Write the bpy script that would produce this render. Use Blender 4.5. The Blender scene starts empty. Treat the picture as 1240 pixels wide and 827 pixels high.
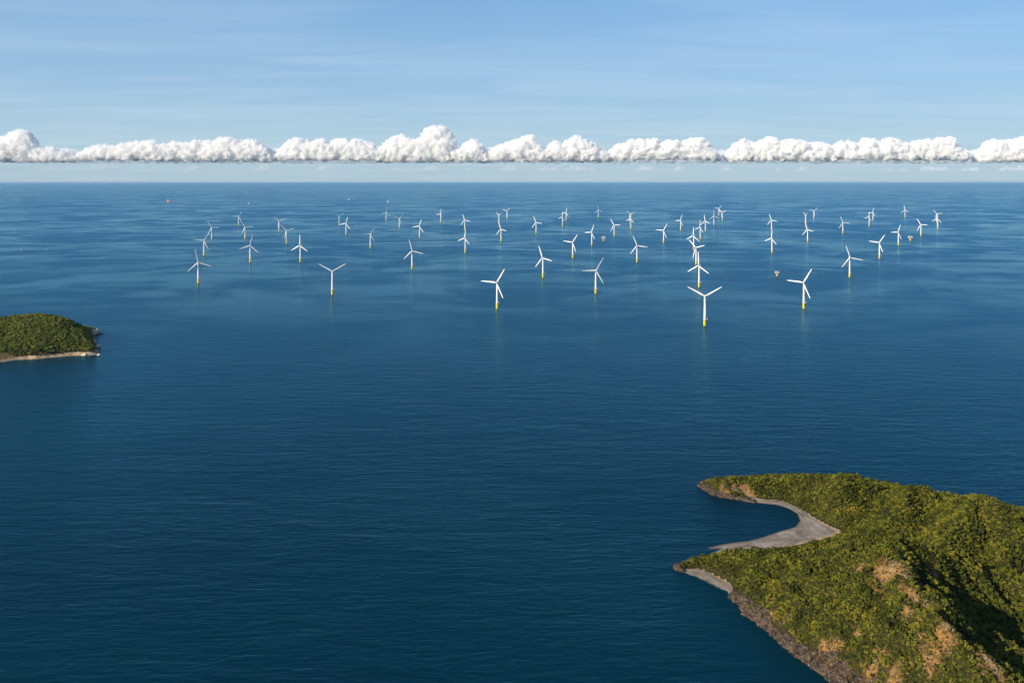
import bpy, bmesh, math, random
import numpy as np
from mathutils import Vector, Matrix, noise

R = math.radians
sc = bpy.context.scene
COL = sc.collection

# ------------------------------------------------------------------ camera
IW, IH = 1240.0, 827.0            # size of the photograph
F = 1074.0                        # focal length in photograph pixels
PITCH = R(0.0)                   # level camera with a shifted lens: uprights stay parallel
V0 = 219.4                        # row of the true horizon
CY = V0 + F * math.tan(PITCH)     # row of the principal point
H = 420.0                         # flying height above the sea
cam_d = bpy.data.cameras.new('camera')
cam = bpy.data.objects.new('camera', cam_d)
COL.objects.link(cam)
cam.location = (0, 0, H)
cam.rotation_euler = (math.pi / 2 - PITCH, 0, 0)
cam_d.sensor_width = 36.0
cam_d.lens = 36.0 * F / IW
cam_d.shift_y = -(IH / 2 - CY) / IW
cam_d.clip_start = 1.0
cam_d.clip_end = 900000.0
sc.camera = cam

# ------------------------------------------------------------------ light
SUN_EL = R(23.0)
SUN_DIR = Vector((-0.83, -0.56, 0)).normalized()      # horizontal direction towards the sun
to_sun = Vector((SUN_DIR.x * math.cos(SUN_EL), SUN_DIR.y * math.cos(SUN_EL), math.sin(SUN_EL)))
sun_d = bpy.data.lights.new('sun', 'SUN')
sun_d.energy = 5.0
sun_d.angle = R(0.53)
sun_d.color = (1.0, 0.86, 0.66)
sun = bpy.data.objects.new('sun', sun_d)
COL.objects.link(sun)
sun.location = (-300, -200, 700)
sun.rotation_euler = (-to_sun).to_track_quat('-Z', 'Y').to_euler()

world = bpy.data.worlds.new('World')
sc.world = world
world.use_nodes = True
wn, wl = world.node_tree.nodes, world.node_tree.links
wn.clear()
w_out = wn.new('ShaderNodeOutputWorld')
w_bg = wn.new('ShaderNodeBackground')
w_bg.inputs['Strength'].default_value = 0.10
sky = wn.new('ShaderNodeTexSky')
sky.sky_type = 'NISHITA'
sky.sun_disc = False
sky.sun_elevation = SUN_EL
sky.sun_rotation = math.atan2(SUN_DIR.x, SUN_DIR.y)
sky.altitude = 420
sky.air_density = 1.0
sky.dust_density = 0.15
sky.ozone_density = 4.5
# thin high cirrus veils, laid out by direction on a high flat deck
tc = wn.new('ShaderNodeTexCoord')
sep = wn.new('ShaderNodeSeparateXYZ')
wl.new(tc.outputs['Generated'], sep.inputs[0])
mz = wn.new('ShaderNodeMath'); mz.operation = 'MAXIMUM'; mz.inputs[1].default_value = 0.0
wl.new(sep.outputs['Z'], mz.inputs[0])
ad = wn.new('ShaderNodeMath'); ad.operation = 'ADD'; ad.inputs[1].default_value = 0.06
wl.new(mz.outputs[0], ad.inputs[0])
cb = wn.new('ShaderNodeCombineXYZ')
for ax, k in (('X', 0.55), ('Y', 1.5)):
    dv = wn.new('ShaderNodeMath'); dv.operation = 'DIVIDE'
    wl.new(sep.outputs[ax], dv.inputs[0]); wl.new(ad.outputs[0], dv.inputs[1])
    ml = wn.new('ShaderNodeMath'); ml.operation = 'MULTIPLY'; ml.inputs[1].default_value = k
    wl.new(dv.outputs[0], ml.inputs[0]); wl.new(ml.outputs[0], cb.inputs[ax])
nz = wn.new('ShaderNodeTexNoise')
nz.inputs['Scale'].default_value = 0.9
nz.inputs['Detail'].default_value = 6
nz.inputs['Roughness'].default_value = 0.55
nz.inputs['Distortion'].default_value = 0.9
wl.new(cb.outputs[0], nz.inputs['Vector'])
mr = wn.new('ShaderNodeMapRange')
mr.inputs['From Min'].default_value = 0.42; mr.inputs['From Max'].default_value = 0.72
mr.inputs['To Min'].default_value = 0.0; mr.inputs['To Max'].default_value = 0.13
wl.new(nz.outputs['Fac'], mr.inputs['Value'])
wm = wn.new('ShaderNodeMix'); wm.data_type = 'RGBA'
wm.inputs['B'].default_value = (7.0, 7.6, 8.2, 1)
wl.new(mr.outputs[0], wm.inputs['Factor'])
tint = wn.new('ShaderNodeMix'); tint.data_type = 'RGBA'; tint.blend_type = 'MULTIPLY'
tint.inputs['Factor'].default_value = 1.0
tint.inputs['B'].default_value = (0.78, 0.97, 1.12, 1)           # clear-air white balance of the photograph
wl.new(sky.outputs[0], tint.inputs['A'])
# moist low air: the sky pales towards the sea horizon
hz_ramp = wn.new('ShaderNodeValToRGB')
e = hz_ramp.color_ramp.elements
e[0].position = 0.0; e[0].color = (.325, .435, .510, 1)
e[1].position = 1.0; e[1].color = (.160, .342, .540, 1)
for pos, c in ((.06, (.330, .445, .525, 1)), (.16, (.345, .485, .580, 1)), (.40, (.285, .435, .590, 1)), (.78, (.212, .380, .565, 1))):
    q = e.new(pos); q.color = c
hs_ = wn.new('ShaderNodeMath'); hs_.operation = 'MULTIPLY'; hs_.inputs[1].default_value = 4.0
wl.new(mz.outputs[0], hs_.inputs[0]); wl.new(hs_.outputs[0], hz_ramp.inputs[0])
hz_gain = wn.new('ShaderNodeMix'); hz_gain.data_type = 'RGBA'; hz_gain.blend_type = 'MULTIPLY'
hz_gain.inputs['Factor'].default_value = 1.0; hz_gain.inputs['B'].default_value = (10, 10, 10, 1); hz_gain.clamp_result = False
wl.new(hz_ramp.outputs[0], hz_gain.inputs['A'])
hz_f = wn.new('ShaderNodeMapRange')
for k_, x_ in zip(('From Min', 'From Max', 'To Min', 'To Max'), (.05, .55, .92, .0)): hz_f.inputs[k_].default_value = x_
wl.new(mz.outputs[0], hz_f.inputs['Value'])
hz_m = wn.new('ShaderNodeMix'); hz_m.data_type = 'RGBA'
wl.new(hz_f.outputs[0], hz_m.inputs['Factor'])
wl.new(tint.outputs['Result'], hz_m.inputs['A']); wl.new(hz_gain.outputs['Result'], hz_m.inputs['B'])
wl.new(hz_m.outputs['Result'], wm.inputs['A'])
wl.new(wm.outputs['Result'], w_bg.inputs['Color'])
wl.new(w_bg.outputs[0], w_out.inputs['Surface'])

sc.view_settings.view_transform = 'Standard'
sc.view_settings.look = 'None'
sc.view_settings.exposure = 0.35
sc.view_settings.gamma = 1.0
sc.view_settings.use_curve_mapping = False
sc.cycles.use_denoising = True
sc.cycles.max_bounces = 26
sc.cycles.diffuse_bounces = 3
sc.cycles.glossy_bounces = 3
sc.cycles.volume_bounces = 24
sc.cycles.caustics_reflective = False
sc.cycles.caustics_refractive = False

# ------------------------------------------------------------------ helpers
rng = random.Random(7)
nrng = np.random.default_rng(7)
cp, sp = math.cos(PITCH), math.sin(PITCH)

def ray(u, v):
    """direction of photograph pixel (u, v), forward (Y) component 1 scaled"""
    x = (u - IW / 2) / F
    y = (CY - v) / F
    d = Vector((x, cp + y * sp, -sp + y * cp))
    return d / d.y

def ground(u, v, z=0.0):
    d = ray(u, v)
    t = (z - H) / d.z
    return Vector((d.x * t, t, z))

def at_depth(u, v, Y):
    d = ray(u, v)
    return Vector((d.x * Y, Y, H + d.z * Y))

def tag(o, label=None, cat=None, group=None, kind=None):
    if label: o['label'] = label
    if cat: o['category'] = cat
    if group: o['group'] = group
    if kind: o['kind'] = kind
    return o

def obj(name, me, mat=None, parent=None):
    if isinstance(me, bmesh.types.BMesh):
        bm = me
        me = bpy.data.meshes.new(name)
        bm.to_mesh(me); bm.free()
    if mat is not None and not me.materials:
        me.materials.append(mat)
    o = bpy.data.objects.new(name, me)
    COL.objects.link(o)
    if parent: o.parent = parent
    return o

def empty(name, loc):
    o = bpy.data.objects.new(name, None)
    o.empty_display_size = 5
    o.location = loc
    COL.objects.link(o)
    return o

def smooth(me, on=True):
    me.polygons.foreach_set('use_smooth', np.full(len(me.polygons), on))

def mesh_np(name, verts, faces, mat=None):
    """faces: (n,k) array, all the same k"""
    me = bpy.data.meshes.new(name)
    n, k = faces.shape
    me.vertices.add(len(verts)); me.vertices.foreach_set('co', np.ascontiguousarray(verts, dtype=np.float32).ravel())
    me.loops.add(n * k); me.loops.foreach_set('vertex_index', np.ascontiguousarray(faces, dtype=np.int32).ravel())
    me.polygons.add(n)
    me.polygons.foreach_set('loop_start', np.arange(0, n * k, k, dtype=np.int32))
    me.update(calc_edges=True)
    if mat: me.materials.append(mat)
    return me

def new_mat(name, color=(.5, .5, .5), rough=.6, spec=0.3):
    m = bpy.data.materials.new(name)
    m.use_nodes = True
    b = m.node_tree.nodes['Principled BSDF']
    b.inputs['Base Color'].default_value = (*color, 1)
    b.inputs['Roughness'].default_value = rough
    b.inputs['Specular IOR Level'].default_value = spec
    return m

class NT:
    """small node-tree helper"""
    def __init__(s, mat):
        s.t = mat.node_tree; s.n = s.t.nodes; s.l = s.t.links
        s.b = s.n.get('Principled BSDF')
    def add(s, kind, **kw):
        nd = s.n.new(kind)
        for k, val in kw.items(): setattr(nd, k, val)
        return nd
    def set(s, sock, val):
        if isinstance(val, bpy.types.NodeSocket): s.l.new(val, sock)
        else: sock.default_value = val
    def math(s, op, a, b=0.0, clamp=False):
        nd = s.add('ShaderNodeMath', operation=op, use_clamp=clamp)
        s.set(nd.inputs[0], a); s.set(nd.inputs[1], b)
        return nd.outputs[0]
    def mapping(s, vec, scale=(1, 1, 1), rot=(0, 0, 0), loc=(0, 0, 0)):
        nd = s.add('ShaderNodeMapping')
        nd.inputs['Scale'].default_value = scale; nd.inputs['Rotation'].default_value = rot; nd.inputs['Location'].default_value = loc
        s.l.new(vec, nd.inputs['Vector'])
        return nd.outputs[0]
    def noise(s, vec, scale, detail=3, rough=.5, dist=0.0):
        nd = s.add('ShaderNodeTexNoise')
        s.l.new(vec, nd.inputs['Vector'])
        nd.inputs['Scale'].default_value = scale; nd.inputs['Detail'].default_value = detail
        nd.inputs['Roughness'].default_value = rough; nd.inputs['Distortion'].default_value = dist
        return nd.outputs['Fac']
    def ramp(s, v, a, b, c=0.0, d=1.0):
        nd = s.add('ShaderNodeMapRange', clamp=True)
        s.set(nd.inputs['Value'], v)
        for i, x in zip(('From Min', 'From Max', 'To Min', 'To Max'), (a, b, c, d)): s.set(nd.inputs[i], x)
        return nd.outputs[0]
    def mix(s, f, a, b):
        nd = s.add('ShaderNodeMix', data_type='RGBA')
        s.set(nd.inputs['Factor'], f)
        for k, x in (('A', a), ('B', b)):
            if isinstance(x, tuple): x = (*x, 1) if len(x) == 3 else x
            s.set(nd.inputs[k], x)
        return nd.outputs['Result']
    def pos(s):
        return s.add('ShaderNodeNewGeometry').outputs['Position']

# ------------------------------------------------------------------ sea
def sea_material():
    m = new_mat('sea_water')
    t = NT(m); b = t.b
    p = t.pos()
    # the set of the waves: crests lie roughly across the view
    big = t.noise(t.mapping(p, (1, 1, 1), (0, 0, R(8))), 0.0009, 4, .6, .6)
    big2 = t.noise(t.mapping(p, (.7, 1, 1), (0, 0, R(-12))), 0.0024, 5, .6, 1.6)
    swell = t.noise(t.mapping(p, (.30, 1, 1), (0, 0, R(4))), 0.045, 3, .55, .4)
    chop = t.noise(t.mapping(p, (.34, 1, 1), (0, 0, R(-9))), 0.15, 4, .6, .5)
    fine = t.noise(t.mapping(p, (.5, 1, 1), (0, 0, R(11))), 0.5, 3, .6, .3)
    h = t.math('ADD', t.math('MULTIPLY', swell, 3.2), t.math('MULTIPLY', chop, 1.9))
    h = t.math('ADD', h, t.math('MULTIPLY', fine, 0.45))
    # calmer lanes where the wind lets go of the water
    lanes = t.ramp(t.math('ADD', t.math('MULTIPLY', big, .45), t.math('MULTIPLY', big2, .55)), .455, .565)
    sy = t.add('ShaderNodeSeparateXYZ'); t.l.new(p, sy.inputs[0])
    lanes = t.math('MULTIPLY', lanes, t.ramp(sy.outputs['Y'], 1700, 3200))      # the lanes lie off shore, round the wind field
    gust = t.noise(t.mapping(p, (.5, 1, 1), (0, 0, R(15))), .006, 4, .6, .8)
    bump = t.add('ShaderNodeBump')
    bump.inputs['Distance'].default_value = .8
    t.l.new(t.math('MULTIPLY', t.ramp(lanes, 0, 1, 1.0, .20), t.ramp(gust, .35, .65, .62, 1.0)), bump.inputs['Strength'])
    t.l.new(h, bump.inputs['Height'])
    tint = t.noise(p, 0.0016, 3, .5)
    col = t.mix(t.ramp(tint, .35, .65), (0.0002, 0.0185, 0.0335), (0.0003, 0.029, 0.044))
    col = t.mix(t.math('MULTIPLY', lanes, .8), col, (0.004, 0.046, 0.072))  # lanes paler: bright sky reflection of smooth water painted into the body colour
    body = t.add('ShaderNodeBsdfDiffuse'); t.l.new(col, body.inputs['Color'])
    gl = t.add('ShaderNodeBsdfGlossy'); t.l.new(t.mix(lanes, (.20, .48, .66), (.31, .58, .74)), gl.inputs['Color'])  # stronger sheen of the calm lanes put into the gloss colour
    t.l.new(t.ramp(lanes, 0, 1, .24, .10), gl.inputs['Roughness'])
    fr = t.add('ShaderNodeFresnel'); fr.inputs['IOR'].default_value = 1.30
    for nd in (gl, fr): t.l.new(bump.outputs[0], nd.inputs['Normal'])
    mx = t.add('ShaderNodeMixShader')
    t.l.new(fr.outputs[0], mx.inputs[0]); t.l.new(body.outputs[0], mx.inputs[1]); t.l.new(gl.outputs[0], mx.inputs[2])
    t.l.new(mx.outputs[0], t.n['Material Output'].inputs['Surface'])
    t.n.remove(b)
    return m

bm = bmesh.new()
XS = [-300000, -40000, -8000, -2000, 0, 2000, 8000, 40000, 300000]
YS = [-20000, -2000, 0, 1000, 2500, 8000, 30000, 100000, 330000]
gv = [[bm.verts.new((x, y, 0)) for x in XS] for y in YS]
for j in range(len(YS) - 1):
    for i in range(len(XS) - 1):
        bm.faces.new((gv[j][i], gv[j][i + 1], gv[j + 1][i + 1], gv[j + 1][i]))
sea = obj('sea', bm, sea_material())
tag(sea, 'deep blue rippled sea with pale wind lanes', kind='structure')

# ------------------------------------------------------------------ terrain
def poly_px(pts):
    return np.array([ground(u, v)[:2] for u, v in pts])

def inside(P, poly):
    x, y = P[:, 0], P[:, 1]
    c = np.zeros(len(P), bool)
    n = len(poly)
    for i in range(n):
        x1, y1 = poly[i]; x2, y2 = poly[(i + 1) % n]
        if y1 == y2: continue
        c ^= ((y1 > y) != (y2 > y)) & (x < (x2 - x1) * (y - y1) / (y2 - y1) + x1)
    return c

def seg_dist(P, a, b):
    ab = b - a
    t = np.clip(((P - a) @ ab) / max(ab @ ab, 1e-9), 0, 1)
    q = a + t[:, None] * ab
    side = ab[0] * (P[:, 1] - a[1]) - ab[1] * (P[:, 0] - a[0])     # >0: left of a->b
    return np.hypot(*(P - q).T), t, side

def coast_dist(P, poly):
    d = np.full(len(P), 1e9)
    for i in range(len(poly)):
        d = np.minimum(d, seg_dist(P, poly[i], poly[(i + 1) % len(poly)])[0])
    return np.where(inside(P, poly), d, -d)

def fbm(P, scale, octv=4, seed=0.0):
    return np.array([noise.fractal((x * scale + seed, y * scale - seed, seed * .37), 1.0, 2.0, octv) for x, y in P])

def ridge_height(P, ridge, wl, wr, power=1.7, pl=None, cap=None, drop=3.6):
    """ridge: list of 3D points. wl / wr: half-widths left / right of the walking direction"""
    best = np.zeros(len(P))
    n = len(ridge) - 1
    pl = pl or power
    wls = np.broadcast_to(np.interp(np.arange(n), np.linspace(0, n - 1, np.size(wl)), np.atleast_1d(wl)), n)
    wrs = np.broadcast_to(np.interp(np.arange(n), np.linspace(0, n - 1, np.size(wr)), np.atleast_1d(wr)), n)
    near_d, near_s = np.full(len(P), 1e9), np.zeros(len(P))
    for a, b in zip(ridge[:-1], ridge[1:]):
        d, t, side = seg_dist(P, np.array(a[:2]), np.array(b[:2]))
        near_s = np.where(d < near_d, side, near_s); near_d = np.minimum(d, near_d)
    for k, (a, b) in enumerate(zip(ridge[:-1], ridge[1:])):
        A, B = np.array(a[:2]), np.array(b[:2])
        d, t, _ = seg_dist(P, A, B); side = near_s
        z = np.maximum(a[2] + (b[2] - a[2]) * t - np.interp(k + t, np.linspace(0, n, np.size(drop)), np.atleast_1d(drop)), 1.0)
        w = np.where(side > 0, wls[k], wrs[k])
        if cap and k == 0: w = np.where(t <= 0, cap, w)
        best = np.maximum(best, z * np.exp(-(d / w) ** np.where(side > 0, pl, power) * .9))
    return best

# --- headland, lower right
coast_head = [(853, 592), (862, 598), (872, 601), (890, 604), (905, 606.5), (922, 609), (940, 611), (955, 615.5), (966, 622), (969, 631),
              (963, 638), (945, 643), (925, 650), (905, 655), (890, 656.5), (872, 659.5), (857, 663), (858, 664.6), (874, 664.2), (866, 668), (858, 671.5),
              (843, 676), (832, 681), (820, 685.5), (818, 688.5), (828, 692), (845, 698.5), (858, 705), (880, 715), (886, 723), (900, 734), (904, 744),
              (916, 752), (930, 761), (942, 773), (955, 785), (970, 797), (988, 809), (1008, 824), (1030, 840), (1060, 862)]
CO = [tuple(ground(u, v)[:2]) for u, v in coast_head]
CO += [(380, 640), (520, 560), (720, 560), (760, 900), (740, 1080), (640, 1150), (575, 1195), (520, 1235), (455, 1262), (400, 1268), (345, 1258), (300, 1248), (270, 1238), (258, 1225)]
CO = np.array(CO)
far_ridge = [at_depth(*p) for p in [(858, 587, 1203), (866, 580.5, 1200), (875, 578, 1198), (890, 577, 1197), (903, 578.5, 1196), (915, 583, 1197), (926, 592, 1200), (934, 592, 1200),
             (945, 581, 1196), (960, 577, 1190), (985, 576, 1175), (1005, 575, 1160), (1030, 573.5, 1142), (1043, 575.5, 1136), (1055, 586, 1130), (1070, 600, 1118), (1082, 600, 1108),
             (1095, 589, 1096), (1110, 586.5, 1082), (1120, 587, 1076), (1130, 592, 1070), (1138, 612, 1058), (1150, 616, 1046), (1168, 601, 1026), (1182, 599.5, 1012), (1195, 602, 1004),
             (1210, 607, 994), (1225, 622, 984), (1240, 633, 972), (1262, 646, 955), (1300, 664, 930), (1380, 690, 880)]]
far_spurs = [[at_depth(*p) for p in q] for q in (
    [(948, 579, 1195), (944, 590, 1176), (946, 603, 1158)], [(1030, 573.5, 1142), (1020, 592, 1105), (1012, 614, 1080), (1018, 632, 1066)], [(1110, 586.5, 1082), (1096, 606, 1050), (1080, 630, 1022), (1072, 648, 1005)],
    [(1182, 599.5, 1012), (1170, 622, 985), (1155, 648, 955), (1140, 662, 935)], [(1240, 635, 972), (1228, 652, 945), (1215, 672, 920)])]
gullies = [[at_depth(*p) for p in q] for q in (
    [(1066, 662, 858), (1046, 700, 840), (1022, 745, 815), (985, 786, 800)], [(1112, 728, 745), (1090, 768, 735), (1068, 815, 715)], [(1010, 668, 900), (975, 698, 895), (935, 735, 880)],
    [(1150, 778, 690), (1120, 812, 690), (1085, 845, 680)], [(1075, 700, 815), (1062, 750, 780), (1038, 800, 750)])]
near_ridge = [at_depth(*p) for p in [(834, 683.5, 985), (850, 679, 978), (880, 676, 966), (910, 670.5, 951), (940, 666, 936), (970, 662.5, 920), (1000, 658.5, 905), (1030, 654, 886),
              (1055, 650.5, 866), (1076, 650, 850)]]
spur = [at_depth(*p) for p in [(1076, 650, 850), (1084, 666, 815), (1096, 690, 784), (1124, 711, 752), (1138, 744, 716), (1170, 769, 690), (1188, 804, 662), (1225, 836, 640), (1280, 880, 610)]]
east_ridge = [at_depth(*p) for p in [(1076, 650, 850), (1100, 653.5, 850), (1120, 658, 852), (1140, 664, 855), (1160, 672, 860), (1190, 683, 866), (1220, 687, 862), (1245, 691, 850), (1290, 700, 835), (1380, 730, 800)]]
spread = [at_depth(*p) for p in [(1060, 640, 1010), (1110, 632, 1030), (1170, 645, 1000), (1230, 660, 980), (1300, 690, 930)]]

beach_px = [(900, 600), (925, 605.5), (940, 606), (952, 609), (962, 613), (975, 620), (990, 630), (1006, 639), (1019, 645), (1013, 651), (985, 658), (955, 664.5), (925, 668.5), (905, 670), (890, 672.5), (870, 673),
            (850, 676), (838, 670), (850, 655), (900, 645), (945, 635), (955, 625), (930, 616)]
beach2_px = [(832, 688.8), (850, 690), (866, 697.5), (884, 706.5), (888, 714), (884, 722), (858, 712), (826, 697)]
BE1, BE2 = poly_px(beach_px), poly_px(beach2_px)

def headland_height(P):
    sd = coast_dist(P, CO)
    h1 = ridge_height(P, far_ridge, 26, (18, 18, 22, 36, 46, 46, 46, 46, 46, 46), 1.45, 1.1)
    for sp_ in far_spurs: h1 = np.maximum(h1, ridge_height(P, sp_, 34, 38, 1.3, cap=22))
    h2 = ridge_height(P, near_ridge, 25, 112, 1.55, 1.1, drop=(5, 7, 8, 8, 7, 4))
    h3 = ridge_height(P, spur, [46, 54, 58], [45, 100, 128, 128], 1.55, 1.5, 42)    # walking from the peak towards the viewer: left is east
    # behind the crest of the western arm the hill breaks off to the bay
    bd, bs = np.full(len(P), 1e9), np.zeros(len(P))
    for a, b in zip(near_ridge[:-1], near_ridge[1:]):
        d_, t_, s_ = seg_dist(P, np.array(a[:2]), np.array(b[:2]))
        bs = np.where(d_ < bd, s_, bs); bd = np.minimum(d_, bd)
    h3 *= np.where((bs > 0) & (P[:, 0] < near_ridge[-1][0]), np.exp(-bd / 20.), 1)
    h4 = ridge_height(P, east_ridge, 25, 48, 1.4, 1.1)
    hs = np.stack([h1, h2, h3, h4])
    h = (np.sum(hs ** 9, 0)) ** (1 / 9.)
    h = np.maximum(h, 0)
    n1 = fbm(P, 1 / 90., 4, 3.1); n2 = fbm(P, 1 / 28., 3, 9.2)
    amp = np.clip(h / 30., 0, 1)
    h = h + amp * (n1 * 2.4 + n2 * 1.2)
    # gullies running down the slopes of the near hill
    gl = np.abs(fbm(np.stack([P[:, 0] * .9 + P[:, 1] * .3, P[:, 1] * .25], 1), 1 / 26., 3, 5.5))
    h -= amp * np.clip(.5 - gl, 0, .5) * 15 * np.clip((960 - P[:, 1]) / 60, 0, 1)
    for g in gullies:
        gd = np.full(len(P), 1e9)
        for a, b in zip(g[:-1], g[1:]): gd = np.minimum(gd, seg_dist(P, np.array(a[:2]), np.array(b[:2]))[0])
        h -= amp * 9.0 * np.exp(-(gd / 13.) ** 2)
    h = np.maximum(h, 0)
    rise = 1 - np.exp(-np.clip(sd, 0, None) / np.where(P[:, 1] > 1150, 9., 16.))
    h = h * rise + np.clip(sd, 0, 12) * .22
    q1, q2 = coast_dist(P, BE1), coast_dist(P, BE2)
    b1 = np.clip(q1 / 3. + .5, 0, 1); b2 = np.clip(q2 / 3. + .5, 0, 1)
    away = (1 - np.exp(-np.clip(-q1, 0, None) / 13.)) * (1 - np.exp(-np.clip(-q2, 0, None) / 10.))    # the hill starts where the beach ends
    flat = np.clip(.15 + np.clip(sd, 0, 60) * .045, 0, 2.2)
    h = np.maximum(h * away, flat * np.where(np.maximum(q1, q2) > -12, 1, 0))
    return np.where(sd > 0, h + .12, np.maximum(-6, sd * .25) ), sd, b1, b2

def grid_terrain(x0, x1, y0, y1, step):
    nx, ny = int((x1 - x0) / step) + 1, int((y1 - y0) / step) + 1
    gx, gy = np.meshgrid(np.linspace(x0, x1, nx), np.linspace(y0, y1, ny))
    P = np.stack([gx.ravel(), gy.ravel()], 1)
    idx = np.arange(nx * ny).reshape(ny, nx)
    faces = np.stack([idx[:-1, :-1], idx[:-1, 1:], idx[1:, 1:], idx[1:, :-1]], -1).reshape(-1, 4)
    return P, faces, nx, ny

def sampler(P, h, nx, ny, x0, x1, y0, y1):
    Z = h.reshape(ny, nx)
    def f(x, y):
        i = np.clip((x - x0) / (x1 - x0) * (nx - 1), 0, nx - 1.001); j = np.clip((y - y0) / (y1 - y0) * (ny - 1), 0, ny - 1.001)
        a, b = i.astype(int), j.astype(int); u, v = i - a, j - b
        return (Z[b, a] * (1 - u) * (1 - v) + Z[b, a + 1] * u * (1 - v) + Z[b + 1, a] * (1 - u) * v + Z[b + 1, a + 1] * u * v)
    return f

def submesh(name, V, faces, mask, mat):
    f = faces[mask]
    used, inv = np.unique(f, return_inverse=True)
    me = mesh_np(name, V[used], inv.reshape(f.shape), mat)
    smooth(me)
    return me

def soil_material(name, tan, green, dark):
    m = new_mat(name, tan, .9, .1)
    t = NT(m); p = t.pos()
    n1 = t.noise(p, .06, 5, .65); n2 = t.noise(p, .7, 4, .7)
    bare = t.add('ShaderNodeAttribute', attribute_name='bare').outputs['Fac']
    f = t.math('ADD', t.math('MULTIPLY', bare, 1.1), t.math('SUBTRACT', n1, .58))
    c = t.mix(t.ramp(f, .0, .5), green, tan)
    n3 = t.noise(p, .32, 4, .7)
    c = t.mix(t.ramp(n3, .46, .56), c, t.mix(.72, c, dark))
    c = t.mix(t.ramp(n2, .46, .60), c, t.mix(.6, c, dark))
    shore = t.add('ShaderNodeAttribute', attribute_name='shore').outputs['Fac']
    c = t.mix(t.ramp(t.math('ADD', shore, t.math('MULTIPLY', t.math('SUBTRACT', n2, .5), .8)), .25, .6), c, t.mix(t.ramp(n2, .4, .6), (.014, .011, .009), (.055, .038, .026)))
    c = t.mix(t.math('MULTIPLY', t.ramp(n2, .60, .70), t.ramp(bare, .3, .7)), c, (.50, .37, .21))
    t.l.new(c, t.b.inputs['Base Color'])
    bp = t.add('ShaderNodeBump'); bp.inputs['Strength'].default_value = .8; bp.inputs['Distance'].default_value = 1.2
    t.l.new(n2, bp.inputs['Height']); t.l.new(bp.outputs[0], t.b.inputs['Normal'])
    return m

def beach_material():
    m = new_mat('beach_sand', (.3, .25, .2), .85, .2)
    t = NT(m); p = t.pos()
    up = t.add('ShaderNodeAttribute', attribute_name='upshore').outputs['Fac']
    st_uv = t.add('ShaderNodeCombineXYZ'); px_ = t.add('ShaderNodeSeparateXYZ'); t.l.new(p, px_.inputs[0])
    t.l.new(t.math('MULTIPLY', up, 9.0), st_uv.inputs['X']); t.l.new(t.math('MULTIPLY', px_.outputs['X'], .11), st_uv.inputs['Y']); t.l.new(t.math('MULTIPLY', px_.outputs['Y'], .11), st_uv.inputs['Z'])
    streak = t.noise(st_uv.outputs[0], .32, 5, .7, .8)
    n2 = t.noise(p, .5, 4, .6)
    c = t.mix(t.ramp(streak, .38, .64), (.18, .138, .100), (.39, .345, .285))
    c = t.mix(t.ramp(n2, .52, .75, 0, .5), c, (.15, .105, .08))
    c = t.mix(t.ramp(up, .0, .14), (.07, .07, .065), c)                   # wet rim at the water
    c = t.mix(t.ramp(t.math('ADD', up, t.math('MULTIPLY', t.math('SUBTRACT', streak, .5), .25)), .80, .93), c, (.50, .36, .23))
    t.l.new(c, t.b.inputs['Base Color'])
    bp = t.add('ShaderNodeBump'); bp.inputs['Strength'].default_value = .5; bp.inputs['Distance'].default_value = .5
    t.l.new(n2, bp.inputs['Height']); t.l.new(bp.outputs[0], t.b.inputs['Normal'])
    return m

M_soil = soil_material('headland_soil', (.36, .20, .065), (.055, .056, .014), (.020, .018, .008))
M_beach = beach_material()

HX = (120., 760., 560., 1300.)
P, faces, nx, ny = grid_terrain(*HX, 2.5)
hh, sd, b1, b2 = headland_height(P)
hz = sampler(P, hh, nx, ny, *HX); hsd = sampler(P, sd, nx, ny, *HX)
beach_w = np.maximum(b1, b2)
hbeach = sampler(P, beach_w, nx, ny, *HX)
# bare dry patches: (u, v, radius m) on the photograph, found on the surface by depth search
def on_surface(u, v, f):
    d = ray(u, v)
    Y = np.arange(560, 1300, .5)
    z = f(d.x * Y, Y)
    k = np.argmax(z >= H + d.z * Y)
    return Vector((d.x * Y[k], Y[k], z[k]))
patches = [(1080, 690, 20), (1098, 700, 17), (1112, 722, 13), (1122, 735, 11), (1060, 700, 9), (1148, 758, 13), (1160, 768, 8), (1195, 800, 14), (1205, 815, 9), (1040, 695, 7), (1100, 745, 7), (1112, 770, 7), (1125, 800, 9), (1060, 800, 9), (1010, 790, 7),
           (876, 588, 12), (888, 589, 14), (898, 594, 13), (908, 599, 9), (1125, 690, 8), (900, 745, 7), (935, 745, 5), (950, 755, 6), (1000, 780, 6), (1040, 770, 6), (1020, 818, 9), (1080, 815, 7)]
PC = [(on_surface(u, v, hz), r * .95) for u, v, r in patches]
def bare_at(x, y):
    b = np.zeros(len(x))
    for c, r in PC:
        b = np.maximum(b, np.exp(-(np.hypot(x - c.x, y - c.y) / r) ** 2))
    k = np.where(b > .02)[0]
    nn = np.array([noise.fractal((x[i] / 9. + y[i] / 30., y[i] / 14., 7.7), 1, 2, 3) for i in k])
    b[k] *= np.clip(.65 + 1.5 * nn, 0, 1.25)
    return b
bare = bare_at(P[:, 0], P[:, 1])
V = np.column_stack([P, hh])
fc = faces
is_beach = (beach_w[fc].mean(1) > .5) & (sd[fc].mean(1) > -14)
keep = sd[fc].max(1) > -20
def add_attr(me, name, vals):
    a = me.attributes.new(name, 'FLOAT', 'POINT'); a.data.foreach_set('value', np.ascontiguousarray(vals, dtype=np.float32))
def sub_with_attr(name, mask, mat, attr, vals):
    me = submesh(name, V, fc, mask, mat)
    used = np.unique(fc[mask]); add_attr(me, attr, vals[used])
    return me
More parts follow.
